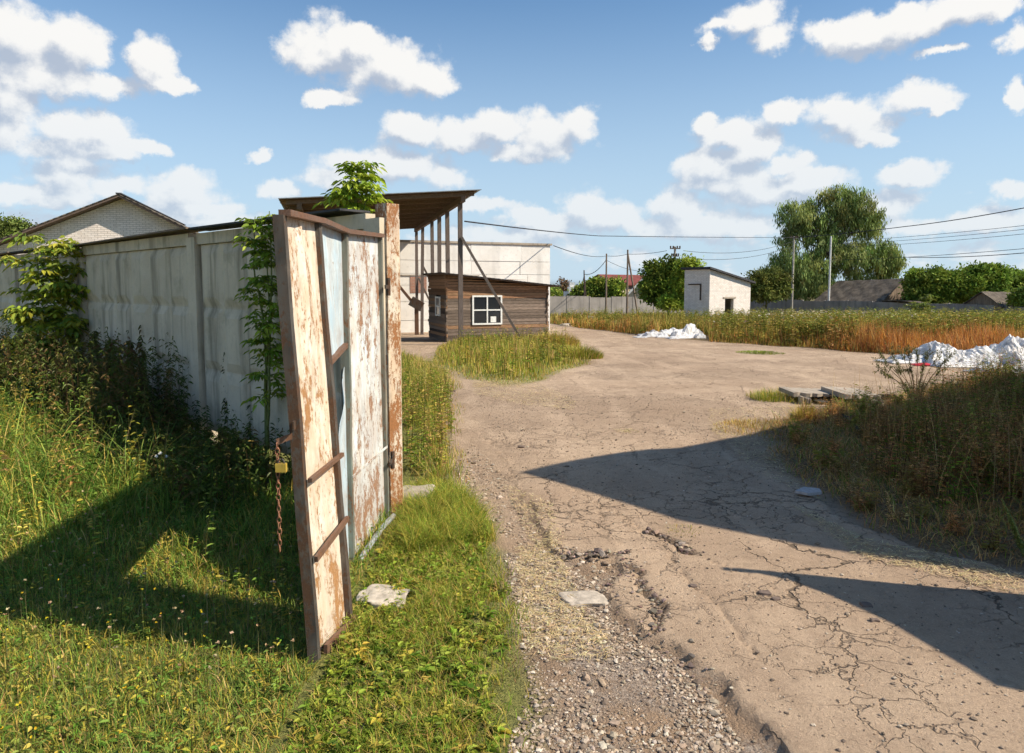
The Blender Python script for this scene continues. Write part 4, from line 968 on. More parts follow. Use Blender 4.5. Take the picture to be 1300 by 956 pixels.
stones(mb, p[:, 0], p[:, 1], rng.gamma(2.2, .0030, len(p))+.002, pick(SP, [3, 3, 1, 2, 3], len(p), .18, .015))
tag(mb.build('gravel', 'stone'), 'pale loose gravel and pebbles beside the broken asphalt edge', 'gravel', kind='stuff')
mb = MB()
p = samp_px(15000, [(600,500),(1000,500),(980,580),(1100,680),(1300,730),(1400,960),(930,960),(700,700)])
stones(mb, p[:, 0], p[:, 1], rng.gamma(1.5, .0020, len(p))+.0014, pick(SP, [2, 3, .6, 3, 2], len(p), .18, .015), sink=.1)
for c in (CR[0], CR[5], ROAD[1:8], CR[2]):
    n = 110; i_ = rng.integers(0, len(c)-1, n); s = rng.random((n, 1)); q = c[i_]*(1-s)+c[i_+1]*s+rng.normal(0, .035, (n, 2))
    stones(mb, q[:, 0], q[:, 1], rng.gamma(2.2, .0036, n)+.002, pick([(.20, .15, .12), (.30, .23, .18), (.14, .11, .09)], [1, 1, 1], n))
tag(mb.build('rubble', 'stone'), 'small dark asphalt crumbs scattered over the cracked road', 'rubble', kind='stuff')
mb = MB()
def straw(poly, n, L=.06, dens=None):
    p = samp_px(n, poly); z = gz(p[:, 0], p[:, 1])+rng.uniform(.004, .02, len(p))
    blades(mb, np.column_stack([p, z]), .004, rng.uniform(.002, .004, len(p))*(1+p[:, 1]*.12), rng.uniform(0, 6.28, len(p)), rng.uniform(L*120, L*420, len(p)), pick([(.62, .48, .24), (.50, .38, .20), (.70, .58, .34)], [1, 1, 1], len(p)), 1)
for pl_, n, L in (([(655,690),(700,680),(745,770),(770,800),(780,830),(680,830),(660,790)], 2600, .05), ([(610,478),(660,474),(735,512),(725,522),(650,512),(600,500)], 3800, .06),
    ([(600,485),(660,484),(665,492),(600,492)], 1500, .05), ([(900,545),(960,540),(1010,610),(1060,650),(960,600)], 1400, .05), ([(640,610),(700,640),(720,700),(670,680)], 700, .04), ([(900,520),(1000,515),(1000,545),(900,550)], 1200, .05),
    ([(740,420),(760,470),(700,490),(560,480),(560,470),(690,470)], 1200, .06), ([(780,545),(800,545),(800,550),(780,550)], 80, .05), ([(1000,640),(1100,690),(1300,735),(1300,760),(1090,710)], 1500, .05)): straw(pl_, n, L)
tag(mb.build('straw', 'dry'), 'pale yellow straw bits strewn across the road surface', 'straw', kind='stuff')
# chips that read as single stones
def lump(name, label, cat, c, size, col, mat, seed, flat=.5, group=None, nlat=18):
    r_ = np.random.default_rng(seed); th = np.linspace(0, 2*math.pi, 33); ph = np.linspace(-math.pi/2, math.pi/2, nlat)
    d = np.stack([np.cos(ph)[:, None]*np.cos(th)[None], np.cos(ph)[:, None]*np.sin(th)[None], np.sin(ph)[:, None]+0*th[None]], -1)
    k = r_.normal(0, 1, (6, 3)); rad = 1+.16*sum(np.sin(d@k[i]*2.2+i) for i in range(6))/2
    q = np.clip(np.abs(d), 0, 1)**.55*np.sign(d); V_ = q*rad[..., None]*np.array([size[0], size[1], size[2]])
    V_[:, -1] = V_[:, 0]; mb = MB(); mb.grid(V_+np.array([c[0], c[1], c[2]+size[2]*flat]), col=col); o = mb.build(name, mat, smooth=False); return tag(o, label, cat, group)
c = gp(492, 757); lump('concrete_lump', 'pale broken lump of concrete half sunk in the near grass', 'rubble', (c[0]-.02, c[1]+.02, c[2]+.0), (.16, .13, .03), (.5, .45, .4), 'rubble_pale', 3, .4)
c = gp(530, 640); lump('concrete_footing', 'grey weathered concrete footing at the base of the gate post', 'footing', (c[0]-.02, c[1]+.12, 0), (.17, .15, .085), (.4, .37, .33), 'slab', 4, .3)
c = gp(742, 755); lump('flat_stone', 'pale flat stone bedded in the gravel beside the asphalt edge', 'stone', (c[0], c[1], c[2]-.01), (.13, .09, .022), (.5, .44, .38), 'rubble_pale', 5, .6)
c = gp(1025, 630); mb = MB()
q = np.array([(-.13, -.02), (-.04, -.08), (.10, -.05), (.12, .02), (.0, .06)]); V_ = [(c[0]+a, c[1]+b*1.4, c[2]+.025) for a, b in q]+[(c[0]+a*.97, c[1]+b*1.36, c[2]+.05+.02*(a+b)) for a, b in q]
mb.arr(V_, [[0, 1, 6, 5], [1, 2, 7, 6], [2, 3, 8, 7], [3, 4, 9, 8], [4, 0, 5, 9], [5, 6, 7, 8]], [[5, 8, 9]], (.40, .37, .36)); tag(mb.build('slate_piece', 'stone'), 'flat grey slate piece lying alone in the road shade', 'stone')
for k, (px, py, s) in enumerate([(575,497,.07),(662,567,.05),(745,772,.03),(880,745,.03),(970,755,.045),(985,762,.03),(1100,770,.04),(1110,790,.03),(720,592,.03)]):
    c = gp(px, py); lump('stone_chip', ['dark flat stone chip on the road near the hut grass','dark tar lump beside the shadow tip on the road','brown chip just below the pale flat stone','small dark chip in the middle of the lower road','dark chip at the left start of the nearest shadow','little chip right of another at the nearest shadow tip','dark chip inside the nearest road shadow, upper one','dark chip inside the nearest road shadow, lower one','tiny stone at the edge of the long road shadow'][k], 'stone', c, (s*.8, s*.6, s*.25), (.16, .12, .1), 'stone', 20+k, .6, nlat=8)
# raised slabs over a shallow pit
root = thing('concrete_slabs', 'cracked concrete cover slabs raised over a dark pit', 'slab', gp(1070, 512))
def slab(px0, px1, y0, y1, z0_, z1_, nm='cover_slab', yb=None):
    a = P(px0, 362, y0)[0]; b = P(px1, 362, y0)[0]; mb = MB(); r_ = np.random.default_rng(int(px0))
    n = 14; xs = np.linspace(a, b, n); f = y0+r_.normal(0, .02, n); bk = y1+r_.normal(0, .03, n)
    z_ = np.linspace(z1_, z1_-.03, n)+r_.normal(0, .004, n)
    top = np.stack([np.stack([xs, f, z_], 1), np.stack([xs, bk, z_], 1)]); bot = top.copy(); bot[..., 2] = z0_
    mb.grid(top); mb.grid(bot); mb.grid(np.stack([top[0], bot[0]])); mb.grid(np.stack([top[1], bot[1]])); mb.grid(np.stack([top[:, 0], bot[:, 0]])); mb.grid(np.stack([top[:, -1], bot[:, -1]]))
    mb.build(nm, 'slab', root)
slab(1012, 1076, 11.55, 12.2, .07, .14); slab(1077, 1124, 11.15, 12.0, .10, .18)
slab(1024, 1036, 11.3, 11.48, -.05, .10, 'support_block'); slab(1112, 1128, 11.0, 11.6, -.05, .105, 'support_block')
c = P(1060, 362, 12.0); mb = MB(); mb.box(c[0]-.5, c[0]+.9, 11.62, 11.66, -.1, .098); mb.box(c[0]-.5, c[0]+.9, 11.3, 11.6, .012, .02); mb.build('pit_wall', 'soil_blocker_dark', root)
c0, c1 = gp(1068, 536), gp(1098, 566)
mb = MB(); pts = [gp(1066, 538)+[0, 0, .05], gp(1078, 544)+[0, 0, .06], gp(1090, 560)+[0, 0, .03]]; mb.tube(pts, .022, 6); tag(mb.build('rubber_hose', 'roof_felt'), 'short black hose lying in the shaded weeds near the slabs', 'hose')
# crumpled white plastic
def crumple(mb, x0, x1, y0, y1, h, seed, n=70, prof=None, edge=.25):
    r_ = np.random.default_rng(seed)
    u = np.linspace(0, 1, n)[None, :]; v = np.linspace(0, 1, int(n*.6))[:, None]
    x = x0+(x1-x0)*u+0*v; y = y0+(y1-y0)*v+0*u
    sc = 1.0; ridg = 0; a = 1.
    for o in range(5):
        ridg = ridg+a*(1-np.abs(fbm(x, y, sc*2**o, seed+o, 1))*1.5); a *= .6
    ridg = np.clip(ridg/2.1, 0, 1.15)**1.1
    env = np.clip(np.minimum(np.minimum(u, 1-u)/edge, np.minimum(v, 1-v)/.35), 0, 1)**.6
    pf = prof(u) if prof else 1.
    env2 = env*np.clip(.75+.5*fbm(x, y, .8, seed+9), .1, 1.3)
    z = zt(x, y)+.02+h*env2*pf*(.35+.75*ridg)
    x = x+fbm(y, x, 3, seed+20)*.10; y = y+fbm(x, y, 3, seed+21)*.10*env
    V_ = np.stack([x, y, z], -1)
    mb.grid(V_)
def at(px, Y): return (px-650)/F*Y
mb = MB()
for m_, (a, b, yy, dy, h) in enumerate([(1136, 1172, 18.7, 1.0, .16), (1160, 1200, 18.9, 1.2, .26), (1190, 1236, 18.5, 1.4, .62), (1205, 1226, 17.9, .8, .2), (1226, 1262, 18.3, 1.6, .55), (1246, 1290, 18.8, 1.7, .74), (1262, 1300, 17.9, 1.2, .45), (1284, 1345, 18.6, 1.9, .68), (1238, 1262, 17.6, .8, .22), (1330, 1420, 18.2, 2.0, .65), (1296, 1330, 17.5, 1.0, .4)]):
    crumple(mb, at(a, yy), at(b, yy), yy, yy+dy, h*1.2, 61+m_*7, 56, edge=.28)
tag(mb.build('plastic_sheeting', 'plastic'), 'largest heap of crumpled white plastic sheeting on the yard, right side', 'plastic sheeting', 'white plastic dumped on the yard')
mb = MB(); crumple(mb, at(1252, 15.7), at(1400, 15.7), 15.0, 16.6, .42, 71, 80); tag(mb.build('plastic_sheeting', 'plastic'), 'low strip of white plastic just behind the shaded weeds', 'plastic sheeting', 'white plastic dumped on the yard')
mb = MB(); crumple(mb, at(1160, 18.2), at(1185, 18.2), 18.0, 18.35, .10, 75, 24); tag(mb.build('red_rag', 'red_cloth'), 'small red rag at the front foot of the plastic heap', 'rag')
mb = MB(); crumple(mb, at(1196, 17.6), at(1245, 17.6), 17.5, 18.1, .2, 77, 40); tag(mb.build('plastic_bag', 'plastic'), 'flattened pale bag lying before the large plastic heap', 'bag', 'white plastic dumped on the yard')
for k, (pcs, lb) in enumerate((
    ([(843, 868, 37.2, 1.5, .50), (858, 893, 37.6, 1.6, .72), (872, 896, 36.8, 1.0, .45), (838, 856, 36.6, 1.0, .32)], 'upper white plastic heap half inside the weeds'),
    ([(808, 822, 34.0, .9, .14), (820, 838, 34.6, 1.0, .26), (834, 852, 34.2, 1.0, .30), (812, 828, 35.2, .8, .2), (828, 846, 35.4, .9, .34)], 'scattered low white scraps left of the weed-edge heap'),
    ([(856, 880, 33.0, 1.2, .42), (868, 896, 33.4, 1.3, .50), (850, 864, 32.6, .8, .16), (884, 899, 33.0, .9, .22)], 'front crumpled white plastic heap at the weed edge'))):
    mb = MB()
    for m_, (a, b, yy, dy, h) in enumerate(pcs): crumple(mb, at(a, yy), at(b, yy), yy, yy+dy, h*1.25, 81+k*9+m_*3, 40, edge=.3)
    tag(mb.build('plastic_heap', 'plastic'), lb, 'plastic sheeting', 'white plastic at the weed edge')
c = G(750, 411); lump('plastic_bag', 'small white bag lying alone at the left weed edge', 'bag', (c[0], c[1], c[2]), (.35, .3, .38), (.7, .7, .7), 'plastic', 91, .7)
c = G(718, 414); lump('pale_stone', 'pale stone on the verge right of the hut', 'stone', (c[0], c[1], c[2]), (.45, .3, .12), (.6, .5, .4), 'rubble_pale', 92, .6)
c = G(779, 417); lump('rubbish_bag', 'dark rubbish bag in the weeds left of the plastic', 'bag', (c[0], c[1], c[2]), (.4, .3, .3), (.05, .05, .06), 'roof_felt', 93, .6)
# ------------------------------------------------------------------ vegetation
GREEN = [(.14, .24, .03), (.20, .31, .04), (.27, .34, .06), (.10, .18, .025)]
LUSH = [(.14, .27, .045), (.20, .34, .07), (.10, .20, .03), (.28, .38, .10)]
YEL = [(.44, .40, .08), (.36, .36, .07), (.50, .42, .13)]
DRY = [(.46, .34, .15), (.56, .44, .22), (.36, .25, .11)]
def uni(poly, n): return samp_px(n, poly)
def put(mb, p, h, w, pal, wt_, lean=(.2, .8), seg=3, var=.2):
    n = len(p); z = gz(p[:, 0], p[:, 1])-.01
    hh = rng.uniform(h[0], h[1], n)*(1+.3*fbm(p[:, 0], p[:, 1], 1.3, 60)); hh = np.clip(hh, .01, 9)
    blades(mb, np.column_stack([p, z]), hh, rng.uniform(w[0], w[1], n), rng.uniform(0, 6.28, n), rng.uniform(lean[0], lean[1], n), pick(pal, wt_, n, var), seg)
def forb(mb, p, h, L, W, pal, wt_, nl=14, stemc=(.12, .13, .04), spread=.5, sr_=.003, tilt=.12, droop=.3, taper=True):
    """p: Nx2 plants: stem with leaves all along"""
    n = len(p); z = gz(p[:, 0], p[:, 1])-.01; base = np.column_stack([p, z]); hh = rng.uniform(h[0], h[1], n)
    az_ = rng.uniform(0, 6.28, n); tl = rng.uniform(0, tilt, n); d = np.stack([np.cos(az_)*tl, np.sin(az_)*tl, np.ones(n)], 1)
    blades(mb, base, hh*1.02, np.full(n, sr_*2), az_, tl, np.tile(stemc, (n, 1))*rng.uniform(.7, 1.3, (n, 1)), 3)
    blades(mb, base, hh*1.02, np.full(n, sr_*2), az_, tl, np.tile(stemc, (n, 1))*rng.uniform(.7, 1.3, (n, 1)), 3, face=az_)
    t_ = rng.uniform(.08, 1., (n, nl)); a = rng.uniform(0, 6.28, (n, nl))
    b = base[:, None]+(d*hh[:, None])[:, None]*t_[..., None]*np.array([1, 1, 1.]); b[..., 0] -= (d[:, 0]*hh)[:, None]*t_*(1-t_**.8); b[..., 1] -= (d[:, 1]*hh)[:, None]*t_*(1-t_**.8)
    dirs = np.stack([np.cos(a), np.sin(a), rng.uniform(.1, .9, (n, nl))*spread], -1)
    k = (1.25-t_*.75) if taper else np.ones_like(t_)
    ll = (rng.uniform(L[0], L[1], (n, nl))*k).ravel()
    leaves(mb, b.reshape(-1, 3), dirs.reshape(-1, 3), ll, ll*W, np.repeat(pick(pal, wt_, n, .15), nl, 0)*rng.uniform(.75, 1.25, (n*nl, 1)), .15, droop)
def heads(mb, p, z, r, pal, wt_, k=6):
    """small flower or seed heads as little leaf rosettes"""
    n = len(p); b = np.repeat(np.column_stack([p, z]), k, 0); d = rng.normal(0, 1, (n*k, 3)); d[:, 2] = np.abs(d[:, 2])
    leaves(mb, b, d, np.repeat(r, k), np.repeat(r, k)*.8, np.repeat(pick(pal, wt_, n, .1), k, 0), .1, 0)
def dens(p, keep): return p[keep]
def cut(p, f): return p[f > 0]
wall_side = lambda p: (p[:, 0]-W0[0])*(-wd[1])+(p[:, 1]-W0[1])*wd[0]   # sign tells the side of the fence
side_cam = np.sign(wall_side(np.array([[-4., 2.]])))[0]
def lawnfilter(p, m_=.12): return p[(wall_side(p)*side_cam > m_)]
# short lawn with flowers at the front left, lush grass behind
mb = MB()
def region(poly, n):
    poly = np.asarray(poly); lo, hi = poly.min(0), poly.max(0); p = rng.uniform(lo, hi, (n, 2)); return p[inpoly(p[:, 0], p[:, 1], poly)]
A_ = [(-1.0, 1.9), (-.98, 6.1), (-9.5, 14.2), (-12, 12), (-6.5, 5.2), (-4.6, 3.2), (-3.2, 1.9)]
p = lawnfilter(region(A_, 300000)); dl_ = np.hypot(p[:, 0]+0, p[:, 1]); p = p[rng.random(len(p)) < np.clip(5.0/dl_, .2, 1)**1.5]
clump = fbm(p[:, 0], p[:, 1], 2.4, 71); far_ = np.clip((p[:, 1]-4.2)/2.0, 0, 1)
p = p[(rng.random(len(p)) < np.clip(.85+.4*clump, .5, 1))]
far_ = np.clip((p[:, 1]+p[:, 0]*-.15-4.6)/2.0, 0, 1)
n = len(p); hh = (.07+.05*rng.random(n))+far_*rng.uniform(.08, .34, n)*(1+.4*fbm(p[:, 0], p[:, 1], .9, 72))
hh = np.clip(hh*(1+.25*fbm(p[:, 0], p[:, 1], 3, 73)), .03, .8)
colr = np.where(rng.random((n, 1)) < (.50-.42*far_)[:, None], pick(YEL+DRY, [3, 3, 2, 1, 1, .5], n), pick(LUSH, [3, 3, 2, 1.5], n))
blades(mb, np.column_stack([p, gz(p[:, 0], p[:, 1])-.01]), hh, rng.uniform(.003, .007, n)+far_*rng.uniform(.001, .006, n), rng.uniform(0, 6.28, n), rng.uniform(.2, 1.0, n), colr, 4)
p = lawnfilter(region(A_, 16000)); forb(mb, p[p[:, 1] < 7], (.05, .20), (.02, .055), .40, LUSH+YEL, [2, 3, 2, 1, 1, 1.5, .5], 9, spread=.8)
p = lawnfilter(region(A_, 1500)); p = p[p[:, 1] > 4.6]; forb(mb, p, (.25, .6), (.04, .09), .3, LUSH+YEL, [2, 3, 2, 1, 1, 1, .5], 14, spread=.8)
T_ = [(-3.3, 4.9), (-3.0, 6.6), (-6.6, 10.9), (-9.5, 13.5), (-12, 12), (-6.5, 5.2)]
p = lawnfilter(region(T_, 26000), 1.0); q_ = np.clip((wall_side(p)*side_cam-1.0)/1.2, 0, 1); n = len(p); fb = fbm(p[:, 0], p[:, 1], 1.1, 101)
hh = rng.uniform(.25, .95, n)*(1+.4*fb)*np.clip((p[:, 1]-4.4)/2., .25, 1); blades(mb, np.column_stack([p, gz(p[:, 0], p[:, 1])-.01]), np.clip(hh, .05, 1.25), rng.uniform(.006, .014, n), rng.uniform(0, 6.28, n), rng.uniform(.2, 1.2, n), pick(LUSH+YEL+DRY, [3, 4, 2, 3, 1, 2, 1, .7, .7, .3], n), 5)
p = lawnfilter(region(T_, 1500), .9); n = len(p); forb(mb, p[p[:, 1] > 5.6], (.4, 1.1), (.05, .11), .28, LUSH+YEL+DRY, [2, 3, 2, 2, 2, 2, 1, .8, .8, .4], 22, spread=.8, droop=.5, tilt=.35)
tag(mb.build('grass', 'grass'), 'lush meadow grass between the concrete fence and the open gate', 'grass', kind='stuff')
mb = MB()
p = lawnfilter(region([(-1.0, 1.9), (-.98, 5.0), (-4.4, 5.0), (-6.5, 5.2), (-4.6, 3.2), (-3.2, 1.9)], 90000)); n = len(p)
blades(mb, np.column_stack([p, gz(p[:, 0], p[:, 1])-.008]), rng.uniform(.025, .09, n), rng.uniform(.003, .006, n), rng.uniform(0, 6.28, n), rng.uniform(.3, 1.3, n), pick(LUSH+YEL+DRY, [3, 4, 2, 3, 2, 3, 1, .6, .6, .4], n), 2)
tag(mb.build('short_grass', 'grass'), 'short yellowish turf along the bottom left of the picture', 'grass', kind='stuff')
mb = MB()
B_ = [(-.93, 1.9), (-.95, 6.4), (-.75, 7.2), (-.3, 7.0), (.05, 5.4), (.3, 4.2), (.35, 3.2), (.35, 1.9)]
def inlawn(p, m_=0.): return p[(spoly(p[:, 0], p[:, 1], LAWN)+fbm(p[:, 0], p[:, 1], 5, 74)*.10 > m_)]
p = region(B_, 90000); sl_ = spoly(p[:, 0], p[:, 1], LAWN)+fbm(p[:, 0], p[:, 1], 2.6, 74)*.16+fbm(p[:, 0], p[:, 1], 9, 75)*.06; p = p[rng.random(len(p)) < np.clip((sl_+.06)/.28, 0, 1)**1.5]
bald = np.hypot((p[:, 0]-gp(492, 757)[0])/.22, (p[:, 1]-gp(492, 757)[1])/.2) > 1; p = p[bald | (rng.random(len(p)) < .12)]
p = p[rng.random(len(p)) < np.clip(.6+.5*fbm(p[:, 0], p[:, 1], 4, 75), .15, 1)]
n = len(p); hh = np.clip(rng.uniform(.03, .105, n)+np.clip((p[:, 1]-3.9)*.05, 0, .1)*rng.random(n)+.04*fbm(p[:, 0], p[:, 1], 2.5, 76), .02, .4)
blades(mb, np.column_stack([p, gz(p[:, 0], p[:, 1])-.006]), hh, rng.uniform(.0025, .006, n), rng.uniform(0, 6.28, n), rng.uniform(.3, 1.1, n), pick(GREEN+YEL+DRY, [3, 4, 4, 1, 2, 2, 1, 1.3, 1, .8], n), 3)
p = inlawn(region(B_, 2300), .14); p = p[p[:, 1] < 5.6]; forb(mb, p, (.02, .09), (.03, .075), .42, GREEN+YEL, [2, 4, 4, 1, 1, 1, .3], 9, spread=.7, sr_=.0015)
p = inlawn(region([(-.75, 4.9), (-.9, 6.3), (-.3, 6.3), (-.12, 5.2)], 9000)); put(mb, p, (.10, .26), (.003, .006), GREEN+YEL, [2, 4, 4, 1, 2, 2, 1], (.4, 1.2))
tag(mb.build('grass', 'grass'), 'short clover-mixed grass strip between the gate and the gravel', 'grass', kind='stuff')
# verge weeds beyond the post
mb = MB()
C_ = PG([(512,600),(560,640),(600,640),(585,610),(575,560),(572,500),(575,480),(545,468),(512,452),(506,560)])
C2 = PG([(510,640),(545,640),(600,640),(600,600),(590,540),(592,495),(580,470),(545,462),(510,452)])
p = region(C2, 34000); sv = spoly(p[:, 0], p[:, 1], C2)+fbm(p[:, 0], p[:, 1], 1.5, 95)*.30+fbm(p[:, 0], p[:, 1], 5, 96)*.12; p = p[rng.random(len(p)) < np.clip((sv-.02)/.4, 0, 1)]; sv = spoly(p[:, 0], p[:, 1], C2); n = len(p)
hh = rng.uniform(.06, .48, n)*np.clip(.2+sv/.5, .2, 1)*(1+.5*fbm(p[:, 0], p[:, 1], 1.6, 97)); blades(mb, np.column_stack([p, gz(p[:, 0], p[:, 1])-.01]), np.clip(hh, .02, .8), rng.uniform(.004, .009, n), rng.uniform(0, 6.28, n), rng.uniform(.15, 1., n), pick(YEL+DRY+GREEN, [2, 2, 1, 3, 2, 1, 1, 2, 2, 1], n), 3)
p = region(PG([(512,600),(566,610),(575,540),(566,500),(512,510)]), 420); forb(mb, p, (.25, .85), (.04, .09), .3, GREEN+YEL+DRY, [2, 2, 2, 1, 1, 1, 1, 1, 1, 1], 16)
p = region(PG([(510,530),(575,500),(560,470),(512,448)]), 8000); put(mb, p, (.05, .25), (.006, .012), YEL+GREEN+DRY, [1, 2, 1, 2, 2, 2, 1, 1, 1, 1], (.2, .8), 2)
p = np.column_stack([rng.uniform(-6.5, -1.6, 9000), rng.uniform(9, 26, 9000)]); p = p[(spoly(p[:, 0], p[:, 1], LAWN) > 0) & (wall_side(p)*side_cam < -.3)]; put(mb, p, (.08, .4), (.01, .02), YEL+GREEN+DRY, [1, 2, 1, 2, 2, 2, 1, 1, 1, 1], (.2, .8), 2)
tag(mb.build('verge_weeds', 'grass'), 'yellowing weeds and dry grass behind the gate post', 'weeds', kind='stuff')
# in front of the hut
mb = MB()
p = region(HUTG, 26000); sdh = spoly(p[:, 0], p[:, 1], HUTG)
f_ = np.clip(.15+sdh/1.8, .1, 1.1); n = len(p); hh = rng.uniform(.12, .55, n)*f_*(1+.7*np.exp(-((p[:, 0]+2.3)/.7)**2))*(1+.45*fbm(p[:, 0], p[:, 1], 1.0, 77))
blades(mb, np.column_stack([p, gz(p[:, 0], p[:, 1])-.02]), hh, rng.uniform(.012, .026, n), rng.uniform(0, 6.28, n), rng.uniform(.05, .45, n), pick(YEL+DRY+GREEN, [3, 3, 2, 2, 1.5, 1, 1, 2, 2, 1], n), 2)
p = region(HUTG, 700); p = p[(spoly(p[:, 0], p[:, 1], HUTG) > .6) & (fbm(p[:, 0], p[:, 1], 1.2, 98) > -.2)]; forb(mb, p, (.3, .85), (.08, .16), .28, GREEN+YEL+DRY, [2, 3, 3, 1, 3, 2, 1, 1, 1, 1], 16, sr_=.008)
tag(mb.build('hut_weeds', 'grass'), 'tall yellow green weeds growing in front of the plank hut', 'weeds', kind='stuff')
# right hand shaded weeds
mb = MB()
p = region(WEED, 330000); p = p[(p[:, 0] < 15) & (p[:, 0] > 2) & (p[:, 1] < 16)]; p = p[(np.abs(p[:, 0])/p[:, 1] < 1.1)]; p = p[rng.random(len(p)) < np.clip(7/p[:, 1], .3, 1)]
sdw = spoly(p[:, 0], p[:, 1], WEED); n = len(p); f_ = np.clip(sdw/1.3, .10, 1)
wfac = lambda q: np.clip(.38+(q[:, 0]/q[:, 1]*900+650-980)/300, .38, 1.0)
hh = .85*f_*wfac(p)*np.clip(1+.8*fbm(p[:, 0], p[:, 1], 2.0, 121), .25, 1.8)*rng.uniform(.08, .42, n)*(1+.45*fbm(p[:, 0], p[:, 1], 1.0, 78))*np.clip(.55+(p[:, 0]-3)*.14, .55, 1.2)*np.clip((18-p[:, 1])/7, .45, 1)
REDB = [(.46, .25, .11), (.56, .35, .16), (.34, .18, .08)]
patch = fbm(p[:, 0], p[:, 1], .9, 79)[:, None]+rng.normal(0, .35, (n, 1))
colr = np.where(patch > -.35, pick(REDB+DRY, [3, 3, 2, 1, .7, 1], n), pick(GREEN+YEL, [3, 3, 2, 2, .6, .8, .3], n))
blades(mb, np.column_stack([p, gz(p[:, 0], p[:, 1])-.015]), hh, rng.uniform(.004, .010, n), rng.uniform(0, 6.28, n), rng.uniform(.2, 1.5, n), colr, 3)
p = region(WEED, 30000); p = p[(p[:, 0] < 13) & (p[:, 0] > 2.8) & (p[:, 1] < 13.5)]; p = p[(spoly(p[:, 0], p[:, 1], WEED) > .7) & (fbm(p[:, 0], p[:, 1], .8, 83) > -.1)]; p = p[rng.random(len(p)) < wfac(p)**3]
forb(mb, p, (.22, .78), (.025, .075), .3, GREEN+REDB, [3, 2, 1, 3, 2.5, 2.5, 1], 16, stemc=(.14, .085, .05), tilt=.35)
p = region(WEED, 6000); p = p[(p[:, 0] < 13) & (p[:, 0] > 3.4) & (p[:, 1] < 12)]; p = p[spoly(p[:, 0], p[:, 1], WEED) > .7]; put(mb, p, (.6, 1.05), (.004, .006), DRY, [1, 1, 1], (.1, .7), 4)
pe = rng.uniform((1.2, 3.2), (9.5, 13), (110000, 2)); pe = pe[inpoly(pe[:, 0], pe[:, 1], WEED)]; se = spoly(pe[:, 0], pe[:, 1], WEED); pe = pe[(se < 1.1) & (pe[:, 0] < 12) & (pe[:, 1] < 13.5) & (pe[:, 0] > 2)]; se = spoly(pe[:, 0], pe[:, 1], WEED)+fbm(pe[:, 0], pe[:, 1], 2.5, 111)*.25; pe = pe[(se > -.02) & (rng.random(len(pe)) < .25+se)]
n = len(pe); blades(mb, np.column_stack([pe, gz(pe[:, 0], pe[:, 1])-.01]), rng.uniform(.04, .22, n)*(1+.5*fbm(pe[:, 0], pe[:, 1], 2, 112)), rng.uniform(.004, .009, n), rng.uniform(0, 6.28, n), rng.uniform(.4, 1.8, n), pick(DRY+REDB+GREEN, [2, 1, 2, 2, 2, 1, 1, 1, 1, 1], n), 3)
cb2 = np.vstack([rng.uniform((2, 3.2), (11, 13.5), (900, 2)), rng.uniform((2, 3.2), (7, 10), (500, 2))]); cb2 = cb2[inpoly(cb2[:, 0], cb2[:, 1], WEED)]; cb2 = cb2[(cb2[:, 0] < 13) & (cb2[:, 0] > 2.4) & (cb2[:, 1] < 13.5)]; cb2 = cb2[spoly(cb2[:, 0], cb2[:, 1], WEED) > .12]
kind_ = rng.random(len(cb2)); szc = np.clip(.35+spoly(cb2[:, 0], cb2[:, 1], WEED)*.35, .35, 1.0)*wfac(cb2); keep_ = (rng.random(len(cb2)) < .7) & (fbm(cb2[:, 0], cb2[:, 1], 2.0, 121) > -.12); cb2 = cb2[keep_]; kind_ = kind_[keep_]; szc = szc[keep_]
for lo_, hi_, pal_, LL, ww, dr in ((0, .42, [(.46, .26, .11), (.58, .36, .16), (.36, .19, .09)], (.03, .07), .25, .2), (.42, .55, [(.24, .28, .06), (.32, .34, .09)], (.05, .12), .35, .5), (.55, .75, [(.26, .24, .07), (.34, .26, .10)], (.03, .06), .4, .2), (.75, 1, [(.56, .43, .22), (.46, .33, .15)], (.02, .05), .25, .1)):
    q_ = cb2[(kind_ >= lo_) & (kind_ < hi_)]; sz_ = szc[(kind_ >= lo_) & (kind_ < hi_)]
    for b_ in range(3):
        s_ = (sz_ > .35+.2*b_) if b_ else (sz_ > .24); qq = np.repeat(q_[s_], 7, 0); qq = qq+rng.normal(0, .03, qq.shape)
        forb(mb, qq, (.16+.10*b_, .34+.16*b_), LL, ww, pal_, [1]*len(pal_), 18, stemc=(.20, .13, .07), tilt=1.0, droop=dr)
tag(mb.build('shaded_weeds', 'grass'), 'brown and dark green weed mass on the right of the road', 'weeds', kind='stuff')
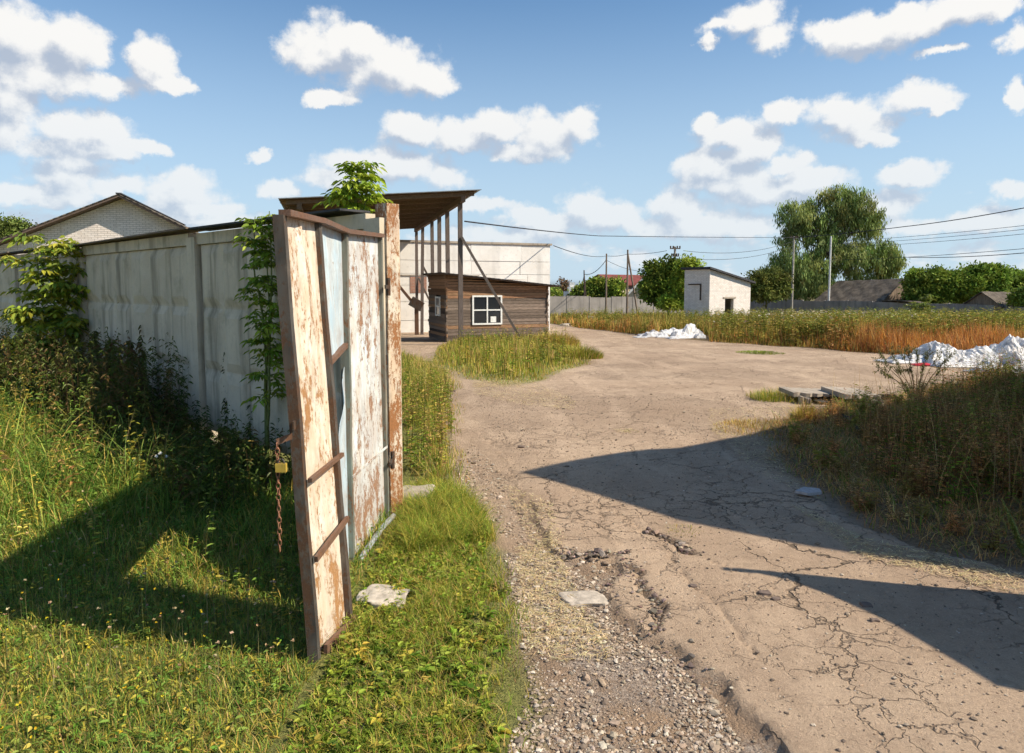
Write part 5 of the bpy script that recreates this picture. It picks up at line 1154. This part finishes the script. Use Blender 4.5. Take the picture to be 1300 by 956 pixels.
# weed belt across the yard
mb = MB()
def belt(n, y0, y1, h, w, seg=2, depth=None):
    Yb = 1/rng.uniform(1/y1, 1/y0, n); x = rng.uniform(-.22, .95, n)*Yb; p = np.column_stack([x, Yb])
    be = np.interp(x, BELT_E[:, 0], BELT_E[:, 1], left=BELT_E[0, 1]+6)+fbm(x, Yb, .45, 80)*1.3+fbm(x, Yb, 1.8, 87)*.5
    sd_ = Yb-be; k = (sd_ > 0) & (x > .04*Yb-.5+.9) & (x > 1.2)
    k &= ~((x > 14.2) & (x < 19) & (Yb < 60) & False)
    for hx0, hx1, hy in ((837, 894, 39.5), (804, 854, 36.), (845, 901, 36.)):
        axx = x/Yb*F+650; k &= ~((axx > hx0) & (axx < hx1) & (Yb < hy))
    p = p[k]; sd_ = sd_[k]; n = len(p); f_ = np.clip(.10+sd_/3.2, .10, 1)
    ax = p[:, 0]/p[:, 1]*F+650
    hh = rng.uniform(*h, n)*f_*np.clip(1+.42*fbm(p[:, 0], p[:, 1], .30, 81)+.28*fbm(p[:, 0], p[:, 1], 1.1, 82), .35, 1.8)
    org = np.exp(-((ax-1235)/75)**2)*1.0+np.exp(-((ax-1120)/60)**2)*.75+np.exp(-((ax-1030)/40)**2)*.35+np.exp(-((ax-760)/40)**2)*.35+.14
    org = (org+.22*np.exp(-(sd_/1.8)**2))*np.exp(-((sd_-4.)/6.)**2)*.9+.08+.32*fbm(p[:, 0], p[:, 1], .40, 84)
    grn = pick([(.22, .24, .05), (.36, .34, .09), (.50, .40, .14), (.14, .17, .03)], [3, 3, 3, 1.5], n, .25)*(1+.35*fbm(p[:, 0], p[:, 1], .6, 85)[:, None])
    orc = pick([(.58, .30, .08), (.48, .25, .10), (.34, .16, .07), (.55, .38, .16)], [3, 3, 2, 1.5], n)
    colr = np.where(rng.random((n, 1)) < org[:, None], orc, grn)
    blades(mb, np.column_stack([p, gz(p[:, 0], p[:, 1])-.03]), hh, rng.uniform(*w, n)*(.6+p[:, 1]/60), rng.uniform(0, 6.28, n), rng.uniform(.04, .4, n), colr, seg)
    return p, sd_, hh
belt(170000, 21, 50, (.30, 1.05), (.018, .036)); belt(60000, 45, 112, (.3, .85), (.04, .08))
n = 9000; Yb = 1/rng.uniform(1/70., 1/24., n); ax = rng.uniform(700, 1300, n); x = (ax-650)/F*Yb
be = np.interp(x, BELT_E[:, 0], BELT_E[:, 1]); k_ = Yb > be+1.
for hx0, hx1, hy in ((832, 899, 39.5), (798, 858, 36.), (840, 906, 36.)): k_ &= ~((ax > hx0) & (ax < hx1) & (Yb < hy))
p = np.column_stack([x, Yb])[k_]
rng.shuffle(p); cc_ = p[:750]; cc_ = cc_[cc_[:, 1] > np.interp(cc_[:, 0], BELT_E[:, 0], BELT_E[:, 1])+3.5]; cc_ = cc_[spoly(cc_[:, 0], cc_[:, 1], np.array([[0, 0], [1, 0], [1, 1]])) < 0]; cc_ = cc_[fbm(cc_[:, 0], cc_[:, 1], .25, 88) > -.1]; qq = np.repeat(cc_, 9, 0); qq = qq+rng.normal(0, .10, qq.shape); forb(mb, qq, (.7, 1.5), (.12, .24), .35, [(.18, .24, .05), (.28, .32, .08), (.36, .36, .10)], [2, 2, 1], 16, sr_=.012, tilt=.5); ed_ = p[:, 1]-np.interp(p[:, 0], BELT_E[:, 0], BELT_E[:, 1]); p = p[(ed_ > 3) | (rng.random(len(p)) < .35)]; p = p[:6500]; pn = fbm(p[:, 0], p[:, 1], .4, 86); forb(mb, p[pn > -.1], (.4, 1.35), (.14, .30), .28, [(.22, .26, .05), (.38, .36, .09), (.50, .42, .15), (.14, .18, .04)], [2.4, 2, 2, 1], 14, sr_=.012); forb(mb, p[pn <= -.1], (.4, 1.1), (.12, .24), .3, [(.42, .26, .10), (.30, .17, .08), (.46, .36, .16)], [3, 2, 1.2], 14, sr_=.012)
tag(mb.build('weed_belt', 'grass'), 'broad belt of tall green and rust coloured weeds across the yard', 'weeds', kind='stuff')
mb = MB()
for (cx, sx, n) in ((1045, 55, 520), (1120, 50, 200), (985, 30, 90)):
    ax = rng.normal(cx, sx, n); Yb = rng.uniform(30, 60, n); x = (ax-650)/F*Yb; z = gz(x, Yb)+rng.uniform(.7, 1.2, n); heads(mb, np.column_stack([x, Yb]), z, np.full(n, .09), [(.62, .56, .42), (.5, .42, .26)], [1, 1], 4)
    blades(mb, np.column_stack([x, Yb, gz(x, Yb)]), z-gz(x, Yb), .02, rng.uniform(0, 6.28, n), 0., pick([(.14, .16, .05)], [1], n), 1)
tag(mb.build('white_wildflowers', 'dry'), 'cream seed heads along the top of the far weeds', 'wildflowers', kind='stuff')
# little tufts
def tuft(px, py, r, n, h, pal, w_, name, label, wd_=(.004, .009), yy=1.0, cat='tuft', group=None):
    c = gp(px, py); mb = MB(); a = rng.uniform(0, 6.28, n); rr = r*np.sqrt(rng.random(n)); p = np.column_stack([c[0]+np.cos(a)*rr, c[1]+np.sin(a)*rr*yy])
    z = gz(p[:, 0], p[:, 1])-.01; blades(mb, np.column_stack([p, z]), rng.uniform(h*.4, h, n)*(1.1-.6*(rr/r)**2), rng.uniform(*wd_, n), np.arctan2(p[:, 1]-c[1], p[:, 0]-c[0])+rng.normal(0, .5, n), rng.uniform(.1, .8, n), pick(pal, w_, n), 3)
    return tag(mb.build(name, 'grass'), label, cat, group)
GG = 'grass tufts growing through the yard'
tuft(1020, 538, .16, 420, .42, YEL+DRY, [3, 2, 2, 2, 1, 1], 'grass_tuft', 'upright yellow grass tuft in front of the slabs', (.005, .010), group=GG)
tuft(990, 505, .55, 800, .26, YEL+GREEN+DRY, [2, 2, 1, 1, 1, 1, 1, 1, 1, 1], 'grass_tuft', 'wide straggly grass tuft left of the concrete slabs', (.005, .010), group=GG)
tuft(975, 508, .25, 300, .30, GREEN+YEL, [1, 2, 2, 1, 1, 1, 1], 'grass_tuft', 'greener tuft at the left end of the slabs', (.005, .010), group=GG)
tuft(1072, 528, .22, 200, .34, GREEN+DRY, [1, 2, 2, 1, 1, 1, 1], 'grass_tuft', 'thin tuft in front of the dark pit opening', (.005, .010), group=GG)
tuft(955, 545, .5, 700, .16, DRY+YEL, [3, 2, 2, 1, 1, 1], 'grass_tuft', 'low dry grass patch at the edge of the long shadow', (.004, .009), group=GG)
tuft(965, 448, .75, 1200, .10, GREEN, [1, 1, 1, 1], 'grass_tuft', 'flat green grass patch in the middle of the far yard', (.01, .02), yy=1.3, group=GG)
tuft(868, 674, .16, 260, .05, YEL+GREEN, [1, 1, 1, 1, 1, 1, 1], 'grass_tuft', 'flat grass sprig just above the dark road crack', (.002, .004), group=GG)
tuft(800, 548, .12, 90, .06, YEL+GREEN, [1, 1, 1, 1, 1, 1, 1], 'grass_tuft', 'tiny green sprig alone in the sunny road', (.002, .004), group=GG)
tuft(940, 540, .2, 160, .12, DRY, [3, 2, 2], 'grass_tuft', 'straw coloured tuft left of the low dry patch', (.004, .008), group=GG)
tuft(735, 455, .7, 2200, .5, YEL+GREEN+DRY, [2, 2, 1, 1, 2, 2, 1, 1, 1, 1], 'grass_tuft', 'bushy grass tuft at the right end of the hut weeds', (.012, .02), group=GG)
tuft(705, 440, .9, 2000, .75, YEL+DRY, [2, 2, 2, 2, 1, 1], 'grass_tuft', 'tall straw grass clump beside the right hut corner', (.014, .024), group=GG)
# wild flowers in the near lawn
mb = MB()
p = lawnfilter(region([(-1.1, 2.6), (-1.1, 3.9), (-5.4, 5.2), (-4.6, 3.2), (-3.2, 1.9)], 520)); z = gz(p[:, 0], p[:, 1])+rng.uniform(.10, .34, len(p))
heads(mb, p, z, np.full(len(p), .009), [(.62, .46, .03), (.55, .48, .10)], [2, 1], 6); blades(mb, np.column_stack([p, gz(p[:, 0], p[:, 1])]), z-gz(p[:, 0], p[:, 1]), .003, rng.uniform(0, 6.28, len(p)), .0, pick([(.20, .24, .06)], [1], len(p)), 2)
p = lawnfilter(region([(-1.1, 3.0), (-1.02, 4.4), (-4.6, 6.2), (-4.6, 3.6)], 330)); z = gz(p[:, 0], p[:, 1])+rng.uniform(.08, .30, len(p))**1.0
heads(mb, p, z, np.full(len(p), .013), [(.45, .30, .17), (.55, .42, .25)], [1, 1], 6); blades(mb, np.column_stack([p, gz(p[:, 0], p[:, 1])]), z-gz(p[:, 0], p[:, 1]), .004, rng.uniform(0, 6.28, len(p)), .0, pick([(.25, .22, .10)], [1], len(p)), 2)
tag(mb.build('yellow_wildflowers', 'dry'), 'small yellow flowers and brown seed heads in the front grass', 'wildflowers', kind='stuff')
for k, (px, py) in enumerate([(204, 576), (212, 580), (199, 580)]):
    c = P(px, py, 5.9); mb = MB(); a = np.linspace(0, 6.28, 13)[:-1]; b = np.tile(c, (12, 1)); d = np.stack([np.cos(a), np.sin(a)*.6-.5, np.sin(a)*.5+.4], 1)
    leaves(mb, b, d, .022, .010, np.tile((.8, .8, .78), (12, 1)), 0, 0)
    mb.tube([c, (c[0], c[1]+.02, 0)], .0025, 5, col=(.12, .16, .05)); tag(mb.build('daisy', 'dry'), 'white daisy head in the grass before the dark fence foot', 'flower', 'white daisies before the fence')
c = gp(95, 612); mb = MB(); a = rng.uniform(0, 6.28, 7); c[2] += .24
leaves(mb, np.tile(c, (5, 1)), np.array([(1, -.7, .25), (-.6, -.9, .3), (.2, .9, .5), (-1, .1, .4), (.7, .4, .3)]), np.array([.24, .17, .16, .15, .14]), np.array([.17, .12, .1, .1, .1]), vcol((.17, .26, .06), 5), .1, .3, roll=.05)
mb.tube([c, c-[0, 0, .3]], .006, 6, col=(.12, .16, .05)); tag(mb.build('burdock_plant', 'leaf'), 'broad pale burdock leaf standing out of the left grass', 'plant')
c = gp(375, 700); 
# ------------------------------------------------------------------ plants with trunks
def compound(mb, base, d, Ls, col, npair=2, lf=.55):
    """pinnate drooping leaves: base Nx3, direction Nx3, rachis length"""
    n = len(base); d = d/np.linalg.norm(d, axis=1)[:, None]
    for i in range(npair+1):
        t_ = (i+.8)/(npair+.8); q = base+d*(Ls*t_)[:, None]; q[:, 2] -= Ls*.35*t_*t_
        if i == npair:
            leaves(mb, q, d+[0, 0, -.5], Ls*lf*1.1, Ls*lf*.55, col*rng.uniform(.85, 1.15, (n, 1)), .12, .35)
        else:
            s = np.cross(d, [0, 0, 1.]); s /= np.linalg.norm(s, axis=1)[:, None]+1e-9
            for sg in (-1, 1): leaves(mb, q, d*.5+s*sg+[0, 0, -.45], Ls*lf, Ls*lf*.5, col*rng.uniform(.85, 1.15, (n, 1)), .12, .35)
    for k in range(0): pass
def sapling(name, label, base, stems, pal, wt_, Ls, nleaf, seed, cat='sapling', mat='leaf'):
    """stems: list of (top point, number of side twigs, twig length)"""
    r_ = np.random.default_rng(seed); root = thing(name, label, cat, base)
    wb = MB(); lb = MB()
    for (mids, ntw, tw) in stems:
        pts = np.array([base]+list(mids)); n = 24; s = np.linspace(0, len(pts)-1, n); i_ = np.clip(s.astype(int), 0, len(pts)-2); f = (s-i_)[:, None]
        path = pts[i_]*(1-f)+pts[i_+1]*f; path[1:-1] += r_.normal(0, .008, (n-2, 3)); path = np.vstack([path[:1], (path[:-2]+path[1:-1]+path[2:])/3, path[-1:]])
        wb.tube(path, np.linspace(.016, .004, n), 6)
        for k in range(ntw):
            t_ = .25+.75*(k+.5)/ntw if ntw > 3 else .9; q = path[int(t_*(n-1))]; a = k*2.4+r_.uniform(-.4, .4); el = r_.uniform(.1, .7); L = tw*(1.2-.7*t_)*r_.uniform(.6, 1.15)
            d = np.array([math.cos(a)*math.cos(el), math.sin(a)*math.cos(el)*.6, math.sin(el)]); e = q+d*L
            wb.tube([q, (q+e)/2+[0, 0, .02], e], [.006, .004, .002], 5)
            m_ = nleaf; ts = r_.uniform(.25, 1, m_)[:, None]; bb = q*(1-ts)+e*ts; aa = r_.uniform(0, 6.28, m_); dd = np.stack([np.cos(aa), np.sin(aa), r_.uniform(-.2, .6, m_)], 1)+d*.6
            compound(lb, bb, dd, r_.uniform(Ls*.7, Ls*1.2, m_), pick(pal, wt_, m_, .12), 2)
    wb.build('trunk', 'stem_green', root, smooth=True); lb.build('crown', mat, root); return root
ELD = [(.22, .34, .04), (.30, .42, .06), (.14, .24, .03)]
ELY = [(.38, .42, .06), (.26, .35, .05), (.14, .23, .04)]
b = np.array([*P(62, 362, 11.2)[:2], .0])
sapling('ash_maple_sapling', 'yellow green sapling climbing over the fence at far left', b, [([P(66, 430, 11.1), P(75, 305, 11.1)], 17, .75), ([P(60, 430, 11.), P(42, 300, 11.)], 15, .75), ([P(72, 440, 11.), P(100, 320, 11.1)], 13, .5), ([P(45, 450, 10.9), P(28, 390, 10.9)], 9, .5)], ELY, [2.4, 2, 1.6], .21, 13, 11)
b = np.array([*P(332, 362, 6.9)[:2], .0])
sapling('ash_maple_sapling', 'dark green sapling against the fence just behind the gate leaf', b, [([P(342, 480, 6.7), P(343, 400, 6.8), P(332, 275, 6.85)], 24, .19), ([P(338, 420, 6.8), P(322, 350, 6.8), P(324, 275, 6.85)], 20, .17), ([P(338, 470, 6.8), P(345, 350, 6.8), P(342, 268, 6.85)], 16, .16)], ELD, [2, 2, 2], .12, 5, 12)
b = np.array([*P(452, 362, 6.75)[:2], .0])
sapling('ash_maple_sapling', 'bright green sapling rising above the top rail of the gate', b, [([P(450, 290, 6.75), P(455, 205, 6.75)], 22, .24), ([P(446, 300, 6.75), P(427, 240, 6.75)], 11, .17), ([P(455, 300, 6.75), P(468, 232, 6.75)], 11, .19), ([P(450, 250, 6.75), P(458, 214, 6.75)], 10, .15)], [(.30, .44, .05), (.40, .54, .08), (.20, .32, .04)], [2, 3, 1], .14, 6, 13)
# dark mugwort stalks along the fence foot
def stalk(px, ybase_Y, ytop, seed, label, pal, name='mugwort_stalk', droop=.8, lean=0, L=.10, col='stem_dry', group=None, n=90, cat='weed stalk'):
    r_ = np.random.default_rng(seed); top = P(px+lean, ytop, ybase_Y); bx, by = at(px, ybase_Y), ybase_Y; z0_ = float(gz(bx, by))
    root = thing(name, label, cat, (bx, by, z0_), 0, group); pts = np.array([(bx, by, z0_), (bx*.5+top[0]*.5+.02, by, z0_*.4+top[2]*.6), top])
    wb = MB(); wb.tube(pts, [.010, .007, .004], 6)
    lb = MB(); t_ = r_.uniform(.15, 1, n); b = pts[0]*(1-t_[:, None])+pts[2]*t_[:, None]+r_.normal(0, .004, (n, 3)); a = r_.uniform(0, 6.28, n)
    leaves(lb, b, np.stack([np.cos(a), np.sin(a), r_.uniform(-.3, .5, n)], 1), L*(1.15-.5*t_)*r_.uniform(.6, 1.2, n), L*.34*(1.15-.5*t_), pick(pal, [1]*len(pal), n), .1, droop)
    for k in range(5):
        t0 = r_.uniform(.3, .8); q = pts[0]*(1-t0)+pts[2]*t0; a0 = r_.uniform(0, 6.28); e = q+np.array([math.cos(a0)*.12, math.sin(a0)*.1, .2])*r_.uniform(.6, 1.3)
        wb.tube([q, (q+e)/2+[.01, 0, -.01], e], [.003, .002, .001], 5); s = r_.uniform(0, 1, (12, 1)); aa = r_.uniform(0, 6.28, 12)
        leaves(lb, q*(1-s)+e*s, np.stack([np.cos(aa), np.sin(aa), r_.uniform(-.3, .5, 12)], 1), L*.6, L*.2, pick(pal, [1]*len(pal), 12), .1, droop)
    wb.build('stem', col, root); lb.build('foliage', 'leaf', root)
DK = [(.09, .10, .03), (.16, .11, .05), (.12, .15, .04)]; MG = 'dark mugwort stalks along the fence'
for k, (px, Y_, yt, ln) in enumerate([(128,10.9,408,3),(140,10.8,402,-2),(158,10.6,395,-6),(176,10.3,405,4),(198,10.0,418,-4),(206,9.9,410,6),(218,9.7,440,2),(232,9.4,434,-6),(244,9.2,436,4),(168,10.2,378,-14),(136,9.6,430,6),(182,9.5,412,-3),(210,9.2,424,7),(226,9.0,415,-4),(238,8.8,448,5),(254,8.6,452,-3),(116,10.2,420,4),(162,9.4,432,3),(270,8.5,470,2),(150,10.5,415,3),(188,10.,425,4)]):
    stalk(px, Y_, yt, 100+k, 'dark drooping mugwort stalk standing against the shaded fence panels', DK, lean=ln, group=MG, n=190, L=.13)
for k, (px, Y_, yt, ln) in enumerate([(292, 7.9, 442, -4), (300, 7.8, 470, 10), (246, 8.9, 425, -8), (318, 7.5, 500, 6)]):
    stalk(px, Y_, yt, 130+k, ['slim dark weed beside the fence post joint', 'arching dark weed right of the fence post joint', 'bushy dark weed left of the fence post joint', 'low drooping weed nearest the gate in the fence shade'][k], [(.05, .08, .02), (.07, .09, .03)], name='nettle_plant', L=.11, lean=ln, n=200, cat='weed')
for k, (px, Y_, yt, ln) in enumerate([(86, 10.4, 448, 6), (98, 10.2, 440, -5), (120, 10., 455, 4), (150, 9.9, 430, 0), (16, 11, 430, -3), (6, 10.6, 452, 3)]):
    stalk(px, Y_, yt, 140+k, 'tan dry weed stalk standing above the left meadow grass', [(.30, .22, .11), (.2, .19, .06), (.36, .28, .14)], name='dry_stalk', L=.09, droop=.5, lean=ln, group='dry stalks above the left grass', n=190)
mb = MB()
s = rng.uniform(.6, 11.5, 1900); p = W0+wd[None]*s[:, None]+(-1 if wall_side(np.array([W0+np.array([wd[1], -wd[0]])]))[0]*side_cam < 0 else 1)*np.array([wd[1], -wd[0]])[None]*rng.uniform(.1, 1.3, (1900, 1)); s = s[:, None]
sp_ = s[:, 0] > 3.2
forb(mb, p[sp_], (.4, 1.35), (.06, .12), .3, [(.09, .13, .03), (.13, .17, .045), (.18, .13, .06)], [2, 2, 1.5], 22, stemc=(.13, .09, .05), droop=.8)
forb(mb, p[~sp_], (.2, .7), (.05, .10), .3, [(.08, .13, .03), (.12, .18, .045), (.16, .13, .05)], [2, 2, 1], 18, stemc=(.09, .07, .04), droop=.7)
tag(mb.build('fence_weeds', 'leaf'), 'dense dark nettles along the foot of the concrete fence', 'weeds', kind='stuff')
# feathery shrub by the slabs, mullein spike, bent stalks
b = gp(1160, 545)+[.1, 2.5, 0]; Ys = b[1]
r_ = np.random.default_rng(5); root = thing('feathery_bush', 'feathery grey green bush reaching above the weeds by the slabs', 'bush', (at(1168, 10.6), 10.6, .1)); wb = MB(); lb = MB()
for k, (ex, ey) in enumerate([(1118,452),(1122,462),(1132,450),(1145,448),(1152,445),(1165,452),(1178,448),(1190,452),(1200,458),(1125,475),(1195,470),(1140,470),(1172,465),(1155,468),(1112,466),(1206,452)]):
    q = np.array([at(1168, 10.6), 10.6, .15]); e = P(ex, ey, 10.6+r_.uniform(-.35, .35)); mid_ = q*.5+e*.5+[0, 0, .06]; pts = [q, mid_, e]; wb.tube(pts, [.007, .005, .002], 5)
    for j in range(9):
        t_ = r_.uniform(.35, 1); c_ = (1-t_)*mid_+t_*e if t_ > .5 else q*(1-t_)+mid_*t_; d = (e-q)/np.linalg.norm(e-q)+r_.normal(0, .45, 3); f_ = c_+d*.12; wb.tube([c_, f_], [.002, .001], 4)
        s = r_.random((16, 1)); leaves(lb, c_*(1-s)+f_*s, r_.normal(0, 1, (16, 3))+d*.6, .045, .012, pick([(.10, .13, .04), (.14, .16, .06)], [1, 1], 16), .05, .1)
wb.build('stems', 'stem_dry', root); lb.build('foliage', 'leaf', root)
cb_ = gp(1300, 706); tp = P(1272, 634, cb_[1]); root = thing('mullein_spike', 'pale green mullein spike leaning out at the right edge', 'plant', cb_); wb = MB(); wb.tube([cb_, (cb_+tp)/2+[.02, 0, 0], tp], [.012, .010, .004], 7); wb.build('stem', 'stem_green', root)
lb = MB(); n = 420; s = rng.uniform(.12, 1, (n, 1)); a = rng.uniform(0, 6.28, n); leaves(lb, cb_*(1-s)+tp*s, np.stack([np.cos(a), np.sin(a), rng.uniform(.2, 1, n)], 1), .030*(1.3-s[:, 0]), .018*(1.3-s[:, 0]), pick([(.30, .36, .14), (.22, .30, .08), (.45, .48, .25)], [2, 2, 1], n), .2, .1); lb.build('spike', 'leaf', root)
root = thing('reed_clump', 'thin tan reed stalks leaning in the right foreground weeds', 'reeds', gp(1290, 690)); lb = MB(); n = 34
p = np.column_stack([rng.uniform(at(1255, 5.6), at(1330, 5.6), n), rng.uniform(5.2, 6.6, n)]); blades(lb, np.column_stack([p, gz(p[:, 0], p[:, 1])]), rng.uniform(.7, 1.15, n), .006, rng.uniform(2.2, 4.0, n), rng.uniform(.1, .5, n), pick([(.30, .22, .12), (.22, .15, .08)], [1, 1], n), 6)
lb.build('stalks', 'dry', root)
# ------------------------------------------------------------------ trees
def tree(name, label, base, trunk_pts, blobs, pal, wt_, nclump, nleaf, L, seed, crad=.8, droop=0., wfac=.45, mat='farleaf', group=None, cat='tree', tr=.3, limb=True):
    r_ = np.random.default_rng(seed); root = thing(name, label, cat, base, 0, group)
    wb = MB(); tp = np.array(trunk_pts); wb.tube(tp, np.linspace(tr, tr*.4, len(tp)), 8)
    lb = MB(); bl_ = np.array(blobs); vol = bl_[:, 3]*bl_[:, 5]; k = r_.choice(len(bl_), nclump, p=vol/vol.sum())
    d = r_.normal(0, 1, (nclump, 3)); d /= np.linalg.norm(d, axis=1)[:, None]; rad = r_.uniform(.45, 1.08, nclump)[:, None]
    cc = bl_[k, :3]+d*rad*bl_[k, 3:6]
    if limb:
        for j in range(0, len(bl_)):
            q = tp[-1]; e = bl_[j, :3]; wb.tube([q, q*.5+e*.5+r_.normal(0, .1, 3)*crad, e], [tr*.4, tr*.25, tr*.08], 6)
            for m_ in np.where(k == j)[0][:14]: wb.tube([e, (e+cc[m_])/2+[0, 0, .1*crad], cc[m_]], [tr*.08, tr*.05, tr*.02], 4)
    ctone = pick(pal, wt_, nclump, .22)
    n = nclump*nleaf; ci = np.repeat(np.arange(nclump), nleaf)
    g_ = r_.normal(0, 1, (n, 3))*crad*np.array([.55, .55, .42 if droop < .5 else .3])
    pos = cc[ci]+g_
    if droop >= .5:
        s_ = r_.random(n)**.8; pos[:, 2] -= s_*crad*2.6*np.repeat(r_.uniform(.3, 1., nclump), nleaf); pos[:, :2] = cc[ci][:, :2]+g_[:, :2]*(1-.4*s_[:, None])
        dirs = np.stack([r_.normal(0, .35, n), r_.normal(0, .35, n), -np.ones(n)], 1)
    else: dirs = r_.normal(0, 1, (n, 3))+d[ci]*.5
    lb_ = r_.uniform(.6, 1.3, n)*L
    leaves(lb, pos, dirs, lb_, lb_*wfac, np.clip(ctone[ci]*r_.uniform(.75, 1.25, (n, 1)), .004, .9), .1, .1, roll=.8)
    wb.build('trunk', 'bark', root, smooth=True); lb.build('crown', mat, root)
def BL(lst, Y, dy=1.):
    out = []
    for (cx, cy, rx, ry) in lst:
        c = P(cx, cy, Y); out.append((c[0], c[1]+random.uniform(-1, 1)*rx*Y/F*.4*dy, c[2], rx*Y/F, rx*Y/F*.8*dy, ry*Y/F))
    return out
WIL = [(.22, .32, .12), (.31, .40, .17), (.15, .22, .085), (.34, .38, .15)]
YW = 122; b = P(1052, 400, YW); b[2] = -3.2
tree('willow_tree', 'very large drooping willow standing behind the fence and poles', b, [b, P(1050, 375, YW), P(1052, 345, YW), P(1058, 320, YW)],
     BL([(1060,248,20,18),(1085,255,22,20),(1035,268,26,22),(1008,265,22,14),(1070,280,30,22),(1098,275,22,20),(1000,330,26,20),(985,340,18,22),(1020,340,30,28),(1050,320,30,26),(1085,318,30,18),(1115,322,24,20),(1128,330,16,24),(1045,300,26,16),(1000,300,14,10),(1040,360,36,16),(992,362,26,16),(1100,345,24,14),(1072,262,16,18),(1010,285,18,14)], YW),
     WIL, [3, 2, 2, 1], 820, 70, .60, 31, crad=.95, droop=1., wfac=.24, tr=.55)
GT = [(.13, .22, .045), (.20, .30, .06), (.28, .37, .08), (.08, .14, .035)]
def bush(label, px, Yd, blobs, seed, pal=GT, wt_=(2, 3, 2, 1), nc=260, nl=60, L=.35, crad=.55, name='broadleaf_tree', cat='tree', group=None, wf=.5, tr=.16):
    b = P(px, 400, Yd); b[2] = float(zt(0, Yd))-.1; cy = min(q[1] for q in blobs)
    c = P(px, np.mean([q[1] for q in blobs])+4, Yd)
    tree(name, label, b, [b, (b+c)/2+[.1, 0, 0], c], BL(blobs, Yd), pal, wt_, nc, nl, L, seed, crad, 0, wf, cat=cat, group=group, tr=tr)
bush('big round green bush touching the left side of the brick shed', 848, 74, [(835,350,20,18),(850,345,18,16),(865,352,18,18),(845,372,32,16),(870,374,16,14),(830,368,16,14),(878,360,8,16)], 41, pal=[(.13, .22, .04), (.20, .30, .06), (.09, .15, .03), (.27, .35, .07)], nc=300, L=.36)
bush('yellow green young tree beside the insulator pole', 884, 70, [(872,338,8,10),(880,345,8,14),(868,356,12,16),(860,385,18,8)], 42, pal=[(.22, .33, .05), (.30, .40, .07)], wt_=(1, 1), nc=120, L=.32)
bush('low dark bushes below the short dark pole', 757, 116, [(745,370,12,9),(760,366,14,12),(778,368,12,12),(735,374,8,6)], 43, nc=200, L=.5, crad=.8)
bush('small tree between the brick shed and the willow', 972, 108, [(958,358,14,16),(975,352,16,12),(990,362,12,18),(965,374,20,10)], 44, pal=[(.12, .16, .05), (.18, .22, .07)], wt_=(1, 1), nc=200, nl=45, L=.42, crad=.7)
bush('dark leafy tree right of the barn roof', 1185, 104, [(1170,360,16,13),(1188,355,18,12),(1205,362,16,16),(1180,375,26,12),(1165,350,8,6)], 45, nc=360, L=.5, crad=.8)
bush('brighter leafy tree filling the gap before the plank shed', 1235, 104, [(1222,358,18,13),(1242,352,20,14),(1262,354,16,14),(1240,370,34,14),(1254,346,6,7)], 46, pal=[(.16, .27, .05), (.24, .35, .07), (.11, .19, .04)], wt_=(2, 2, 1), nc=420, L=.5, crad=.8)
bush('small tree behind the plank shed roof', 1284, 112, [(1280,356,14,12),(1296,358,12,12),(1310,362,14,14),(1290,372,26,12)], 47, nc=240, L=.5, crad=.8)
bush('light green bush in front of the plank shed at the right edge', 1300, 86, [(1300,378,12,12),(1312,372,14,16)], 48, pal=[(.24, .34, .08), (.18, .27, .06)], wt_=(1, 1), nc=140, L=.34)
bush('green tree top behind the gable building on the left', 8, 45, [(5,294,24,12),(-20,290,24,16),(22,290,9,6),(0,310,30,14)], 49, pal=[(.12, .18, .05), (.17, .25, .08)], wt_=(1, 1), nc=300, nl=50, L=.22, crad=.5)
bush('bare reddish tree beside the white gate structure', 719, 124, [(718,364,5,8),(713,358,3,5)], 50, pal=[(.20, .14, .10), (.14, .12, .07)], wt_=(1, 1), nc=40, nl=16, L=.4, crad=.6)
bush('small shrub in the grass under the white building', 512, 42, [(512,392,10,7),(520,394,6,5)], 51, nc=70, nl=40, L=.2, crad=.3, name='shrub', cat='shrub')
mb = MB()
n = 26000; a = rng.uniform(-.75, .85, n); Yd = rng.uniform(290, 330, n); x = a*Yd; tone = fbm(x, Yd, .03, 90); zz_ = -3.2+rng.uniform(0, 1, n)**.7*(5.2+2.4*fbm(x, Yd*0, .045, 91)+1.2*fbm(x, 0*x, .2, 92))
leaves(mb, np.column_stack([x, Yd, zz_]), rng.normal(0, 1, (n, 3)), 1.6, 1.0, pick(GT, [2, 3, 2, 1], n)*(1+.2*tone[:, None]), .1, .1, roll=.8)
tag(mb.build('distant_treeline', 'farleaf'), 'low green treeline far beyond the fences', 'treeline', kind='stuff')
# tall shoots standing above the far weeds
for k, (px, Y_, yt) in enumerate([(1160, 62, 384), (1178, 62, 374), (1172, 60, 384)]):
    b = np.array([at(px, Y_), Y_, float(gz(at(px, Y_), Y_))]); sapling('ash_maple_sapling', ['left yellow green shoot in the far weeds before the fence', 'tallest yellow green shoot in the far weeds before the fence', 'middle yellow green shoot in the far weeds before the fence'][k], b, [([P(px, yt, Y_)], 12, .7)], [(.16, .22, .05), (.2, .26, .06)], [1, 1], .4, 6, 60+k)
print('verts', sum(len(m_.vertices) for m_ in bpy.data.meshes))
